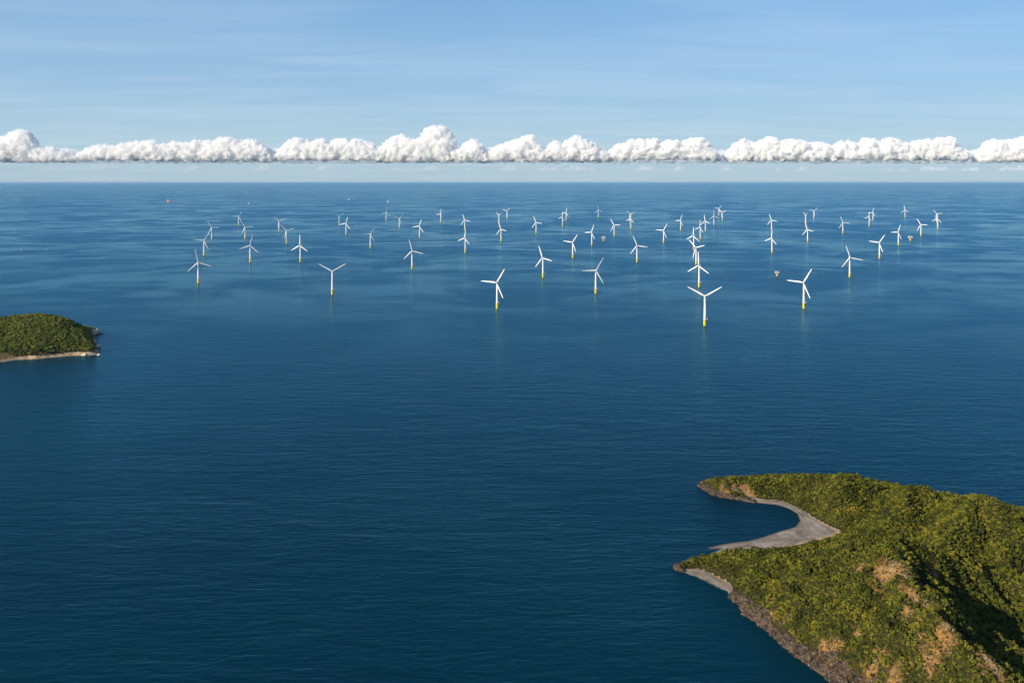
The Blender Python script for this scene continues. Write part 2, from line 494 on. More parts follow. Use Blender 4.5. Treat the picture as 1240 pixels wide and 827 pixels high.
head = obj('headland', sub_with_attr('headland', keep & ~is_beach, M_soil, 'bare', bare))
add_attr(head.data, 'shore', np.exp(-np.clip(sd, 0, None) / 4.5)[np.unique(fc[keep & ~is_beach])])
tag(head, 'hilly headland of dry olive soil under scrub forest', kind='structure')
# how far up the shore a beach point lies: 0 at the water, 1 at the tree line
dl = np.clip(coast_dist(P, BE1), 0, None); dl2 = np.clip(coast_dist(P, BE2), 0, None)
dmax = np.maximum(dl, dl2)
upshore = np.clip(sd, 0, None) / (np.clip(sd, 0, None) + dmax + 2.0)
beach = obj('beach', sub_with_attr('beach', keep & is_beach, M_beach, 'upshore', upshore))
tag(beach, 'grey tan tidal beach curving round the bay', kind='structure')

# broken thin lines of surf where the sea meets the rocks
M_surf = new_mat('surf', (.62, .66, .66), .7, .2)
t = NT(M_surf); p_ = t.pos()
t.l.new(t.ramp(t.math('ADD', t.noise(p_, .45, 4, .7), t.noise(p_, .06, 2, .5)), 1.0, 1.22, 0, .6), t.b.inputs['Alpha'])
def surf(name, poly, i0, i1, width, label):
    vs_, fs_ = [], []
    pts = []
    for i in range(i0, i1):
        a, b = Vector(poly[i]), Vector(poly[i + 1])
        m_ = max(1, int((b - a).length / 2))
        pts += [a.lerp(b, j / m_) for j in range(m_)]
    for j in range(1, len(pts) - 1):
        tg = (pts[j + 1] - pts[j - 1]).normalized(); nm = Vector((tg.y, -tg.x))
        w = width * (1 + .6 * noise.noise(Vector((pts[j].x * .08, pts[j].y * .08, 1))))
        for s_ in (-.9, 1):
            q_ = pts[j] + nm * w * s_
            vs_.append((q_.x, q_.y, .035))
    for j in range(len(vs_) // 2 - 1): fs_.append((2 * j, 2 * j + 1, 2 * j + 3, 2 * j + 2))
    tag(obj(name, mesh_np(name, np.array(vs_), np.array(fs_), M_surf)), label, kind='stuff')
surf('surf', CO, 22, 40, 1.3, 'thin broken surf along the rocky lower shore')
surf('surf', CO, 0, 6, 1.2, 'thin broken surf below the far headland tip')

# --- island, far left
ic_px = [(119.5, 429), (119, 424), (115.5, 418), (113.5, 411), (114.5, 405)]
IC = [tuple(ground(u, v)[:2]) for u, v in ic_px]
IC += [(-1120, 2440), (-1180, 2500), (-1350, 2520), (-1700, 2480), (-1800, 2300), (-1650, 2080)]
IC += [tuple(ground(u, v)[:2]) for u, v in [(-90, 447), (-40, 444), (0, 438.5), (20, 435.8), (30, 435.2), (42, 435), (60, 433), (90, 430.5), (108, 430.5)]]
IC = np.array(IC)
isl_ridge = [at_depth(*p) for p in [(-260, 430, 2350), (-150, 404, 2345), (-80, 393, 2340), (-30, 388, 2335), (0, 384.5, 2330), (20, 381.5, 2325), (40, 380.5, 2318), (60, 382.5, 2310), (80, 388.5, 2300), (96, 394, 2292), (106, 398, 2290), (112, 401.5, 2288)]]
def island_height(P):
    sd = coast_dist(P, IC)
    h = ridge_height(P, isl_ridge, 100, 190, 1.8, drop=8)
    n1 = fbm(P, 1 / 120., 4, 1.7)
    h = h + np.clip(h / 30, 0, 1) * n1 * 4
    rise = 1 - np.exp(-np.clip(sd, 0, None) / 22.)
    h = h * rise + np.clip(sd, 0, 14) * .12
    return np.where(sd > 0, h + .12, np.maximum(-6, sd * .25)), sd
IX = (-1840., -960., 2020., 2560.)
P2, faces2, nx2, ny2 = grid_terrain(*IX, 5.0)
ih, isd = island_height(P2)
iz = sampler(P2, ih, nx2, ny2, *IX); isdf = sampler(P2, isd, nx2, ny2, *IX)
V = np.column_stack([P2, ih]); fc = faces2
keep2 = isd[fc].max(1) > -20
ib = (isd[fc].mean(1) < 7) & (V[fc][:, :, 1].mean(1) < 2190) & (isd[fc].mean(1) > -14)
M_soil2 = soil_material('island_soil', (.33, .22, .10), (.085, .10, .03), (.03, .03, .015))
isl = obj('island', sub_with_attr('island', keep2 & ~ib, M_soil2, 'bare', np.exp(-np.clip(isd, 0, None) / 20.) * .8))
tag(isl, 'low wooded island hill at the left', kind='structure')
M_beach2 = new_mat('island_sand', (.55, .45, .32), .9, .1)
t = NT(M_beach2)
t.l.new(t.mix(t.ramp(t.noise(t.pos(), .08, 4, .6), .4, .65), (.26, .19, .12), (.48, .38, .26)), t.b.inputs['Base Color'])
ibo = obj('island_beach', sub_with_attr('island_beach', keep2 & ib, M_beach2, 'upshore', np.clip(isd / 15, 0, 1)))
tag(ibo, 'thin pale sand rim along the island foot', kind='structure')

# ------------------------------------------------------------------ rocks on the shores
def rock_mesh(seed, r=1.0):
    bm = bmesh.new()
    bmesh.ops.create_icosphere(bm, subdivisions=2, radius=1)
    for v in bm.verts:
        n = noise.noise(v.co * 1.3 + Vector((seed, seed * 2.1, 0))) * .55 + noise.noise(v.co * 3.1 + Vector((0, seed, 5))) * .22
        v.co *= (1 + n) * r
    return bm
def rock_arrays(seed):
    bm = rock_mesh(seed); bm.verts.ensure_lookup_table()
    v = np.array([x.co[:] for x in bm.verts]); f = np.array([[q.index for q in fa.verts] for fa in bm.faces])
    bm.free(); return v, f
ROCKS = [rock_arrays(s * 3.7 + 1) for s in range(6)]
def scatter_rocks(name, spots, mat):
    vs, fs, off = [], [], 0
    for (x, y, z, r) in spots:
        v, f = ROCKS[rng.randrange(6)]
        a = rng.uniform(0, 6.28); c, s_ = math.cos(a), math.sin(a)
        sx, sy, sz = r * rng.uniform(.8, 1.5), r * rng.uniform(.7, 1.1), r * rng.uniform(.6, 1.0)
        q = v * (sx, sy, sz)
        q = np.column_stack([q[:, 0] * c - q[:, 1] * s_ + x, q[:, 0] * s_ + q[:, 1] * c + y, q[:, 2] + z])
        vs.append(q); fs.append(f + off); off += len(q)
    me = mesh_np(name, np.concatenate(vs), np.concatenate(fs), mat)
    return obj(name, me)
def rock_material(name, a, b, c):
    m = new_mat(name, a, .85, .2)
    t = NT(m); p = t.pos()
    n1 = t.noise(p, .12, 3, .6); n2 = t.noise(p, .8, 4, .65)
    col = t.mix(t.ramp(n1, .4, .6), a, b)
    col = t.mix(t.ramp(n2, .55, .7), col, c)
    t.l.new(col, t.b.inputs['Base Color'])
    return m
M_rock = rock_material('shore_rock', (.028, .022, .020), (.085, .060, .042), (.34, .26, .18))
spots = []
rx = nrng.uniform(150, 420, 420000); ry = nrng.uniform(640, 1260, 420000)
rs = hsd(rx, ry); rz = hz(rx, ry); rb = hbeach(rx, ry)
wid = np.where(ry > 1100, 4.5, 6.5 + 4 * np.sin(rx * .11) * np.sin(ry * .09))
ok = (rs > -1.6) & (rs < wid) & ((rb < .25) | ((rs < 1) & (ry < 1000) & (nrng.random(len(rx)) < .10) & (rb < .9))) & ((ry < 985) | (ry > 1150) )
ok &= ~((ry > 985) & (rx > 330))
for x, y, z, s_ in zip(rx[ok], ry[ok], rz[ok], rs[ok]):
    if len(spots) > 6000: break
    if rng.random() < .15 + .25 * (s_ < 3):
        spots.append((x, y, max(z, -.2) + .1, rng.choice([.5, .8, 1.1, 1.5, 2.0, 2.7]) * rng.uniform(.8, 1.2)))
tag(scatter_rocks('shore_rocks', spots, M_rock), 'dark broken rocks rimming the headland waterline', 'rocks', kind='stuff')

M_pale = rock_material('pale_rock', (.78, .66, .55), (.62, .42, .33), (.85, .78, .70))
def outcrop(u, v, w, hgt, label, seed):
    c = ground(u, v, 3)
    bm = bmesh.new()
    r_ = random.Random(seed)
    for k in range(7):
        b2 = rock_mesh(seed + k * 1.9)
        s_ = w * r_.uniform(.28, .5)
        off = Vector((r_.uniform(-.6, .5) * w, r_.uniform(-.5, .5) * w, hgt * r_.uniform(.0, .35)))
        bmesh.ops.transform(b2, matrix=Matrix.Translation(off) @ Matrix.Diagonal((s_ * 1.3, s_, hgt * r_.uniform(.4, .75), 1)), verts=b2.verts)
        me = bpy.data.meshes.new('tmp'); b2.to_mesh(me); b2.free(); bm.from_mesh(me); bpy.data.meshes.remove(me)
    o = obj('rock_outcrop', bm, M_pale)
    o.location = (c.x, c.y, 0)
    tag(o, label, 'rock', 'pale rock outcrops at the tip of the left island')
outcrop(113.5, 403.5, 13, 16, 'pale cream rock outcrop highest on the right tip of the left island', 11)
outcrop(113.0, 413.5, 9, 10, 'pinkish rock outcrop below the cream one, edging the left island', 23)
outcrop(116.5, 419.0, 10, 11, 'broad pale rock outcrop jutting right midway down the left island tip', 37)
outcrop(119.0, 428.6, 6, 3.5, 'low reddish rock outcrop at the waterline corner of the left island', 51)
outcrop(103.0, 428.8, 7, 5, 'greyish rock outcrop on the front shore just left of the island corner', 63)

# ------------------------------------------------------------------ trees
def leaf_material(name, cols, rough=.7):
    m = new_mat(name, cols[0], rough, .15)
    t = NT(m)
    oi = t.add('ShaderNodeObjectInfo')
    p = t.pos()
    patch = t.noise(p, .045, 4, .65)
    f = t.math('ADD', t.math('MULTIPLY', oi.outputs['Random'], .68), t.math('MULTIPLY', t.math('SUBTRACT', patch, .5), 2.2), True)
    cr = t.add('ShaderNodeValToRGB')
    el = cr.color_ramp.elements
    el[0].position = 0.0; el[0].color = (*cols[0], 1)
    el[1].position = 1.0; el[1].color = (*cols[-1], 1)
    for k, c in enumerate(cols[1:-1]):
        e = el.new((k + 1) / (len(cols) - 1)); e.color = (*c, 1)
    t.l.new(f, cr.inputs[0])
    n = t.noise(p, 1.1, 2, .6)
    c = t.mix(t.ramp(n, .3, .7, 0, .45), cr.outputs[0], (.035, .04, .012))
    t.l.new(c, t.b.inputs['Base Color'])
    return m
M_leaf = leaf_material('scrub_leaves', [(.040, .052, .008), (.115, .130, .014), (.235, .23, .024), (.40, .30, .040)])
M_leaf2 = leaf_material('island_leaves', [(.09, .13, .03), (.20, .24, .045), (.33, .34, .06), (.42, .34, .07)])
M_bark = new_mat('bark', (.14, .10, .07), .9, .1)

def crown_mesh(name, seed, mat, n_clump=9, n_leaf=16, tall=1.0):
    """unit tree: crown about 1 wide and ~1 high standing on a short trunk (z from 0)"""
    r_ = np.random.default_rng(seed)
    vs, fs = [], []
    # clumps on an uneven dome
    ang = r_.uniform(0, 2 * np.pi, n_clump); rad = np.sqrt(r_.uniform(0, 1, n_clump)) * .36
    cz = .50 * tall + r_.uniform(-.22, .30, n_clump) * tall * (1 - rad / .6)
    C = np.column_stack([np.cos(ang) * rad, np.sin(ang) * rad, cz])
    cr = r_.uniform(.13, .24, n_clump)
    for c, r0 in zip(C, cr):
        d = r_.normal(size=(n_leaf, 3)); d /= np.linalg.norm(d, axis=1)[:, None]
        d[:, 2] = np.where(d[:, 2] < -.4, -d[:, 2], d[:, 2])
        pos = c + d * (r0 * r_.uniform(.65, 1.1, n_leaf))[:, None]
        nrm = d + r_.normal(size=d.shape) * .45
        nrm /= np.linalg.norm(nrm, axis=1)[:, None]
        ax = np.cross(nrm, r_.normal(size=d.shape)); ax /= np.linalg.norm(ax, axis=1)[:, None]
        bx = np.cross(nrm, ax)
        s = r_.uniform(.07, .12, n_leaf)[:, None]
        base = sum(len(q) for q in vs)
        q = np.stack([pos - ax * s - bx * s * .6, pos + ax * s - bx * s * .6, pos + ax * s * .7 + bx * s * .7, pos - ax * s * .7 + bx * s * .7], 1)
        vs.append(q.reshape(-1, 3))
        fs.append(base + np.arange(n_leaf * 4).reshape(-1, 4))
    V_, F_ = np.concatenate(vs), np.concatenate(fs)
    return mesh_np(name, V_, F_, mat)

def trunk_mesh(seed):
    bm = bmesh.new()
    r_ = random.Random(seed)
    rings = []
    x = y = 0
    for k, (z, r) in enumerate([(-.15, .045), (.12, .035), (.32, .026), (.55, .012)]):
        ring = [bm.verts.new((x + r * math.cos(a), y + r * math.sin(a), z)) for a in [i * math.pi / 3 for i in range(6)]]
        rings.append(ring); x += r_.uniform(-.03, .03); y += r_.uniform(-.03, .03)
    for a, b in zip(rings[:-1], rings[1:]):
        for i in range(6): bm.faces.new((a[i], a[(i + 1) % 6], b[(i + 1) % 6], b[i]))
    for k in range(4):                              # limbs
        a = k * 1.6 + r_.uniform(-.4, .4)
        z0 = .22 + .06 * k
        p0 = Vector((0, 0, z0)); p1 = Vector((math.cos(a) * .26, math.sin(a) * .26, z0 + .25))
        n = (p1 - p0).normalized(); ax = n.orthogonal().normalized(); bx = n.cross(ax)
        A = [bm.verts.new(p0 + (ax * math.cos(q) + bx * math.sin(q)) * .016) for q in (0, 2.1, 4.2)]
        B = [bm.verts.new(p1 + (ax * math.cos(q) + bx * math.sin(q)) * .006) for q in (0, 2.1, 4.2)]
        for i in range(3): bm.faces.new((A[i], A[(i + 1) % 3], B[(i + 1) % 3], B[i]))
    me = bpy.data.meshes.new('trunk'); bm.to_mesh(me); bm.free()
    me.materials.append(M_bark)
    return me

CROWNS = [crown_mesh('crown', 100 + k, M_leaf, 8 + k % 3, 15, .85 + .12 * (k % 4)) for k in range(6)]
CROWNS2 = [crown_mesh('crown', 200 + k, M_leaf2, 8 + k % 3, 13, 1.05 + .12 * (k % 3)) for k in range(4)]
TRUNKS = [trunk_mesh(k) for k in range(3)]

def forest(name, pts, scl, crowns, label):
    """one wood that reads as a mass: points carrying crowns through geometry nodes"""
    me = bpy.data.meshes.new(name)
    me.vertices.add(len(pts)); me.vertices.foreach_set('co', np.ascontiguousarray(pts, dtype=np.float32).ravel())
    add_attr(me, 'tree_scale', scl)
    add_attr(me, 'tree_turn', nrng.uniform(0, 6.28, len(pts)))
    a = me.attributes.new('tree_kind', 'INT', 'POINT'); a.data.foreach_set('value', nrng.integers(0, len(crowns), len(pts)).astype(np.int32))
    o = obj(name, me)
    src = bpy.data.collections.new(name + '_crowns')          # never linked to the scene
    for k, c in enumerate(crowns):
        q = bpy.data.objects.new('crown_%d' % k, c); src.objects.link(q)
    g = bpy.data.node_groups.new(name, 'GeometryNodeTree')
    g.interface.new_socket('Geometry', in_out='INPUT', socket_type='NodeSocketGeometry')
    g.interface.new_socket('Geometry', in_out='OUTPUT', socket_type='NodeSocketGeometry')
    n, l = g.nodes, g.links
    gi, go = n.new('NodeGroupInput'), n.new('NodeGroupOutput')
    m2p = n.new('GeometryNodeMeshToPoints')
    ci = n.new('GeometryNodeCollectionInfo'); ci.inputs['Collection'].default_value = src
    ci.inputs['Separate Children'].default_value = True; ci.inputs['Reset Children'].default_value = True
    iop = n.new('GeometryNodeInstanceOnPoints'); iop.inputs['Pick Instance'].default_value = True
    def attr(nm, ty):
        q = n.new('GeometryNodeInputNamedAttribute'); q.data_type = ty; q.inputs['Name'].default_value = nm
        return q.outputs['Attribute']
    cx = n.new('ShaderNodeCombineXYZ')
    l.new(attr('tree_turn', 'FLOAT'), cx.inputs['Z'])
    l.new(gi.outputs[0], m2p.inputs['Mesh']); l.new(m2p.outputs[0], iop.inputs['Points'])
    l.new(ci.outputs[0], iop.inputs['Instance']); l.new(attr('tree_kind', 'INT'), iop.inputs['Instance Index'])
    l.new(cx.outputs[0], iop.inputs['Rotation']); l.new(attr('tree_scale', 'FLOAT'), iop.inputs['Scale'])
    l.new(iop.outputs[0], go.inputs[0])
    md = o.modifiers.new('forest', 'NODES'); md.node_group = g
    tag(o, label, 'forest', kind='stuff')
    return o

# headland wood
step = 1.95
gx, gy = np.meshgrid(np.arange(150, 740, step), np.arange(575, 1275, step))
tx = gx.ravel() + nrng.uniform(-1.4, 1.4, gx.size); ty = gy.ravel() + nrng.uniform(-1.4, 1.4, gx.size)
ts = hsd(tx, ty); tb = hbeach(tx, ty); tz = hz(tx, ty)
bare_t = bare_at(tx, ty)
thin = np.array([noise.fractal((x / 17., y / 17., 4.4), 1, 2, 3) for x, y in zip(tx, ty)])
u_ = 620 + F * tx / ty
ok = (ts > np.where((ty < 990) | (ty > 1150), 4.6, 1.0) + nrng.uniform(0, 2.5, tx.size) + 5 * np.array([max(-.5, noise.fractal((x / 22., y / 22., 1.4), 1, 2, 2)) for x, y in zip(tx, ty)]) * (ts < 14)) & (tb < .02) & (u_ < 1520)
ok &= nrng.random(tx.size) > np.clip(bare_t * 1.0 + np.clip(thin - .2, 0, 1) * .8, 0, .80)
ok &= ~((ty < 700) & (tx < 300))
tx, ty, tz = tx[ok], ty[ok], tz[ok]
bt = bare_t[ok]
size = nrng.lognormal(math.log(2.75), .34, len(tx)) * np.where(bt > .3, .62, 1.0)
size = np.clip(size, 1.6, 6.0)
# which of them show largest: nearest to the camera and inside the picture
pts3 = np.column_stack([tx, ty, tz])
dcam = np.sqrt(tx ** 2 + ty ** 2 + (tz - H) ** 2)
yc = (ty * -sp * 1.0 + (tz - H) * cp); zc = ty * cp - (tz - H) * sp
vv = CY - F * yc / zc; uu = 620 + F * tx / zc
infr = (uu > 0) & (uu < 1238) & (vv < 822)
rank = np.where(infr, size / dcam, 0) * np.where(dcam < 860, 1, 0)
order = np.argsort(-np.where(infr & (vv > 745), size / dcam, 0))[:300]
pick = np.zeros(len(tx), bool); pick[order] = True
forest('scrub_forest', pts3[~pick] - (0, 0, .25), size[~pick], CROWNS, 'olive green scrub forest covering the headland hills')

def plant(root_me, loc, s, rz, label, group):
    k = rng.randrange(3)
    t_ = obj('tree', TRUNKS[k]); t_.name = 'tree'
    return t_
proto = {}
for n_i, i in enumerate(order):
    kc = rng.randrange(len(CROWNS)); kt = rng.randrange(3)
    root = bpy.data.objects.new('tree', None); COL.objects.link(root)
    root.location = (tx[i], ty[i], tz[i] - .25); s = float(size[i]); root.scale = (s, s, s); root.rotation_euler.z = rng.uniform(0, 6.28)
    tag(root, 'small bushy olive green tree on the near slope at the bottom right corner', 'tree', 'trees on the nearest slope of the headland')
    if (kc, kt) not in proto:
        c = obj('crown', CROWNS[kc], None, root); q = obj('trunk', TRUNKS[kt], None, root)
        proto[(kc, kt)] = (c, q)
    else:
        for src in proto[(kc, kt)]:
            d = src.copy(); d.parent = root; COL.objects.link(d)

# dry fallen branches lying on the bare patches
M_dry = new_mat('dry_wood', (.48, .37, .24), .85, .1)
vs, fs, off = [], [], 0
for c, r in PC:
    for k in range(int(r * r * 1.3)):
        a = rng.uniform(0, 6.28); q = abs(rng.gauss(0, .6)) * r
        x, y = c.x + math.cos(a) * q, c.y + math.sin(a) * q
        if hsd(np.array([x]), np.array([y]))[0] < 6: continue
        z = float(hz(np.array([x]), np.array([y]))[0])
        L, w = rng.uniform(.8, 2.4), rng.uniform(.10, .22)
        d = Vector((rng.gauss(0, 1), rng.gauss(0, 1), rng.uniform(0, 1.0))).normalized()
        ax = d.orthogonal().normalized() * w; bx = d.cross(ax)
        p0 = Vector((x, y, z - .1)); p1 = p0 + d * L
        for pp, kk in ((p0, 1.0), (p1, .5)):
            for qv in (ax, bx, -ax, -bx): vs.append((pp + qv * kk)[:])
        for e in range(4): fs.append((off + e, off + (e + 1) % 4, off + 4 + (e + 1) % 4, off + 4 + e))
        off += 8
tag(obj('dry_brush', mesh_np('dry_brush', np.array(vs), np.array(fs), M_dry)), 'pale dry brushwood littering the bare hillside patches', 'brushwood', kind='stuff')

# island wood
gx, gy = np.meshgrid(np.arange(-1640, -980, 4.6), np.arange(2090, 2480, 4.6))
tx2 = gx.ravel() + nrng.uniform(-2.2, 2.2, gx.size); ty2 = gy.ravel() + nrng.uniform(-2.2, 2.2, gx.size)
ok = (isdf(tx2, ty2) > np.where(ty2 < 2210, 6.5, 8)) & (nrng.random(gx.size) < .93)
tx2, ty2 = tx2[ok], ty2[ok]
forest('island_forest', np.column_stack([tx2, ty2, iz(tx2, ty2) - .3]), np.clip(nrng.lognormal(math.log(7.0), .22, len(tx2)), 4, 11), CROWNS2, 'green wood covering the small island at the left')

# ------------------------------------------------------------------ wind turbines
HUB, RB = 86.0, 56.0
def painted(name, col, rough=.45, dirt=.06):
    m = new_mat(name, col, rough, .4)
    t = NT(m); tcn = t.add('ShaderNodeTexCoord').outputs['Object']
    n = t.noise(t.mapping(tcn, (1, 1, .15)), .5, 4, .6)
    dk = tuple(c * .82 for c in col)
    t.l.new(t.mix(t.ramp(n, .45, .75, 0, 1), col, dk), t.b.inputs['Base Color'])
    return m
M_white = painted('turbine_white', (.90, .90, .89))
M_yellow = painted('foundation_yellow', (.90, .70, .008), .5)
M_grey = painted('platform_grey', (.42, .40, .38), .6)
M_orange = painted('crane_paint', (.62, .42, .26), .6)

def lathe(bm, prof, n=20, cx=0, cy=0):
    rings = []
    for z, r in prof:
        rings.append([bm.verts.new((cx + r * math.cos(2 * math.pi * i / n), cy + r * math.sin(2 * math.pi * i / n), z)) for i in range(n)])
    for a, b in zip(rings[:-1], rings[1:]):
        for i in range(n): bm.faces.new((a[i], a[(i + 1) % n], b[(i + 1) % n], b[i]))
    bm.faces.new(rings[0][::-1]); bm.faces.new(rings[-1])
def box(bm, x0, x1, y0, y1, z0, z1, bev=0):
    r = bmesh.ops.create_cube(bm, size=1)
    bmesh.ops.transform(bm, matrix=Matrix.Translation(((x0 + x1) / 2, (y0 + y1) / 2, (z0 + z1) / 2)) @ Matrix.Diagonal((x1 - x0, y1 - y0, z1 - z0, 1)), verts=r['verts'])
    if bev:
        es = list({e for v in r['verts'] for e in v.link_edges})
        bmesh.ops.bevel(bm, geom=es, offset=bev, segments=2, affect='EDGES')
def bar(bm, p, q, r, n=6):
    p, q = Vector(p), Vector(q); d = (q - p).normalized(); ax = d.orthogonal().normalized(); bx = d.cross(ax)
    A = [bm.verts.new(p + (ax * math.cos(2 * math.pi * i / n) + bx * math.sin(2 * math.pi * i / n)) * r) for i in range(n)]
    B = [bm.verts.new(q + (ax * math.cos(2 * math.pi * i / n) + bx * math.sin(2 * math.pi * i / n)) * r) for i in range(n)]
    for i in range(n): bm.faces.new((A[i], A[(i + 1) % n], B[(i + 1) % n], B[i]))
    bm.faces.new(A[::-1]); bm.faces.new(B)
def to_me(bm, name, mat, sm=False):
    bmesh.ops.recalc_face_normals(bm, faces=bm.faces)
    me = bpy.data.meshes.new(name); bm.to_mesh(me); bm.free(); me.materials.append(mat)
    if sm:
        smooth(me)
        bm2 = bmesh.new(); bm2.from_mesh(me)
        for e in bm2.edges:
            if len(e.link_faces) == 2 and e.calc_face_angle(0) > R(40): e.smooth = False
        bm2.to_mesh(me); bm2.free()
    return me
TPH = 18.0
bm = bmesh.new(); lathe(bm, [(-8, 3.3), (2.5, 3.3), (2.6, 3.9), (TPH - .6, 3.9)], 24)
for s in (-1, 1): bar(bm, (s * 1.2, -4.3, -3), (s * 1.2, -4.3, TPH - 2), .28)          # boat-landing fenders
for z in (1, 5, 9, 13): bar(bm, (-1.2, -4.3, z), (1.2, -4.3, z), .14)
for s in (-1, 1):
    bar(bm, (s * 1.2, -4.3, 4), (s * 1.0, -3.2, 4), .2); bar(bm, (s * 1.2, -4.3, 12), (s * 1.0, -3.2, 12), .2)
me_found = to_me(bm, 'foundation', M_yellow, True)
bm = bmesh.new(); lathe(bm, [(TPH - .6, 4.0), (TPH - .25, 5.6), (TPH + .15, 5.6)], 20)
for i in range(12):
    a = i * math.pi / 6
    bar(bm, (5.4 * math.cos(a), 5.4 * math.sin(a), TPH), (5.4 * math.cos(a), 5.4 * math.sin(a), TPH + 1.3), .08, 4)
    b_ = a + math.pi / 6
    bar(bm, (5.4 * math.cos(a), 5.4 * math.sin(a), TPH + 1.3), (5.4 * math.cos(b_), 5.4 * math.sin(b_), TPH + 1.3), .08, 4)
me_plat = to_me(bm, 'platform', M_grey)
bm = bmesh.new()
bar(bm, (5.0, -1.6, TPH), (5.0, -1.6, TPH + 3.4), .35); bar(bm, (5.0, -1.6, TPH + 3.2), (8.4, -2.4, TPH + 3.9), .3)
box(bm, 4.3, 7.6, -3.0, -.2, TPH + .15, TPH + 2.3, .15)
me_crane = to_me(bm, 'crane', M_orange)
bm = bmesh.new(); lathe(bm, [(TPH + .15, 3.3), (TPH + 20, 3.15), (HUB - 20, 2.6), (HUB - 2.4, 2.2)], 24)
me_tower = to_me(bm, 'tower', M_white, True)
bm = bmesh.new()
box(bm, -2.1, 2.1, -3.4, 9.5, HUB - 2.3, HUB + 2.1, .9)
bar(bm, (0, 7.5, HUB + 2), (0, 7.5, HUB + 4.2), .15); box(bm, -1.2, 1.2, 8.0, 9.0, HUB + 2.1, HUB + 2.9, .1)
me_nac = to_me(bm, 'nacelle', M_white, True)
OVER = 5.6
bm = bmesh.new()                                                      # spinner, axis along -Y, centred on the hub point
lathe(bm, [(-2.2, 1.7), (-1.2, 2.1), (.8, 2.1), (1.9, 1.5), (2.6, .7), (2.8, .05)], 18)
bmesh.ops.rotate(bm, cent=(0, 0, 0), matrix=Matrix.Rotation(R(90), 3, 'X'), verts=bm.verts)
me_hub = to_me(bm, 'rotor_hub', M_white, True)
bm = bmesh.new()                                                      # blade along +Z
secs = [(1.2, 2.4, 2.4, 0), (3.5, 2.9, 2.2, 8), (8, 5.0, 1.8, 12), (13, 5.6, 1.5, 10), (22, 5.0, 1.15, 7), (33, 4.2, .85, 4), (44, 3.4, .6, 2), (51, 2.6, .4, 1), (55.0, 1.6, .2, 0), (RB, .5, .08, 0)]
rings = []
for z, ch, th, tw in secs:
    ch *= .88
    c, s_ = math.cos(R(tw)), math.sin(R(tw)); ring = []
    for k in range(12):
        a = 2 * math.pi * k / 12
        x = math.cos(a) * ch / 2 + ch * .12 * min(1, z / 10.); y = math.sin(a) * th / 2 * (1 - .45 * math.cos(a) * min(1, z / 8.))
        ring.append(bm.verts.new((x * c - y * s_, x * s_ + y * c - .0006 * z * z, z)))
    rings.append(ring)
for a, b in zip(rings[:-1], rings[1:]):
    for i in range(12): bm.faces.new((a[i], a[(i + 1) % 12], b[(i + 1) % 12], b[i]))
bm.faces.new(rings[0][::-1]); bm.faces.new(rings[-1])
me_blade = to_me(bm, 'blade', M_white, True)

def make_turbine():
    root = empty('wind_turbine', (0, 0, 0))
    obj('foundation', me_found, None, root)
    pf = obj('platform', me_plat, None, root); obj('crane', me_crane, None, pf)
    obj('tower', me_tower, None, root); obj('nacelle', me_nac, None, root)
    hub = obj('rotor_hub', me_hub, None, root)
    for k in range(3):
        b = obj('blade', me_blade, None, hub); b.rotation_euler = (0, k * 2 * math.pi / 3, 0)
    return root
def copy_tree(o, parent=None):
    c = o.copy(); COL.objects.link(c); c.parent = parent
    for ch in o.children: copy_tree(ch, c)
    return c

# tiles of the photograph the turbines were measured on: (x0, y0, magnification)
TL = {'A': (225, 245, 7.875), 'B': (325, 245, 6.892), 'C': (435, 240, 9.192), 'D': (550, 240, 5.908), 'E': (640, 240, 6.892), 'F': (750, 240, 9.19), 'G': (825, 240, 9.19),
      'H': (825, 290, 7.52), 'I': (920, 240, 8.267), 'J': (940, 290, 9.192), 'K': (1030, 240, 10.333)}
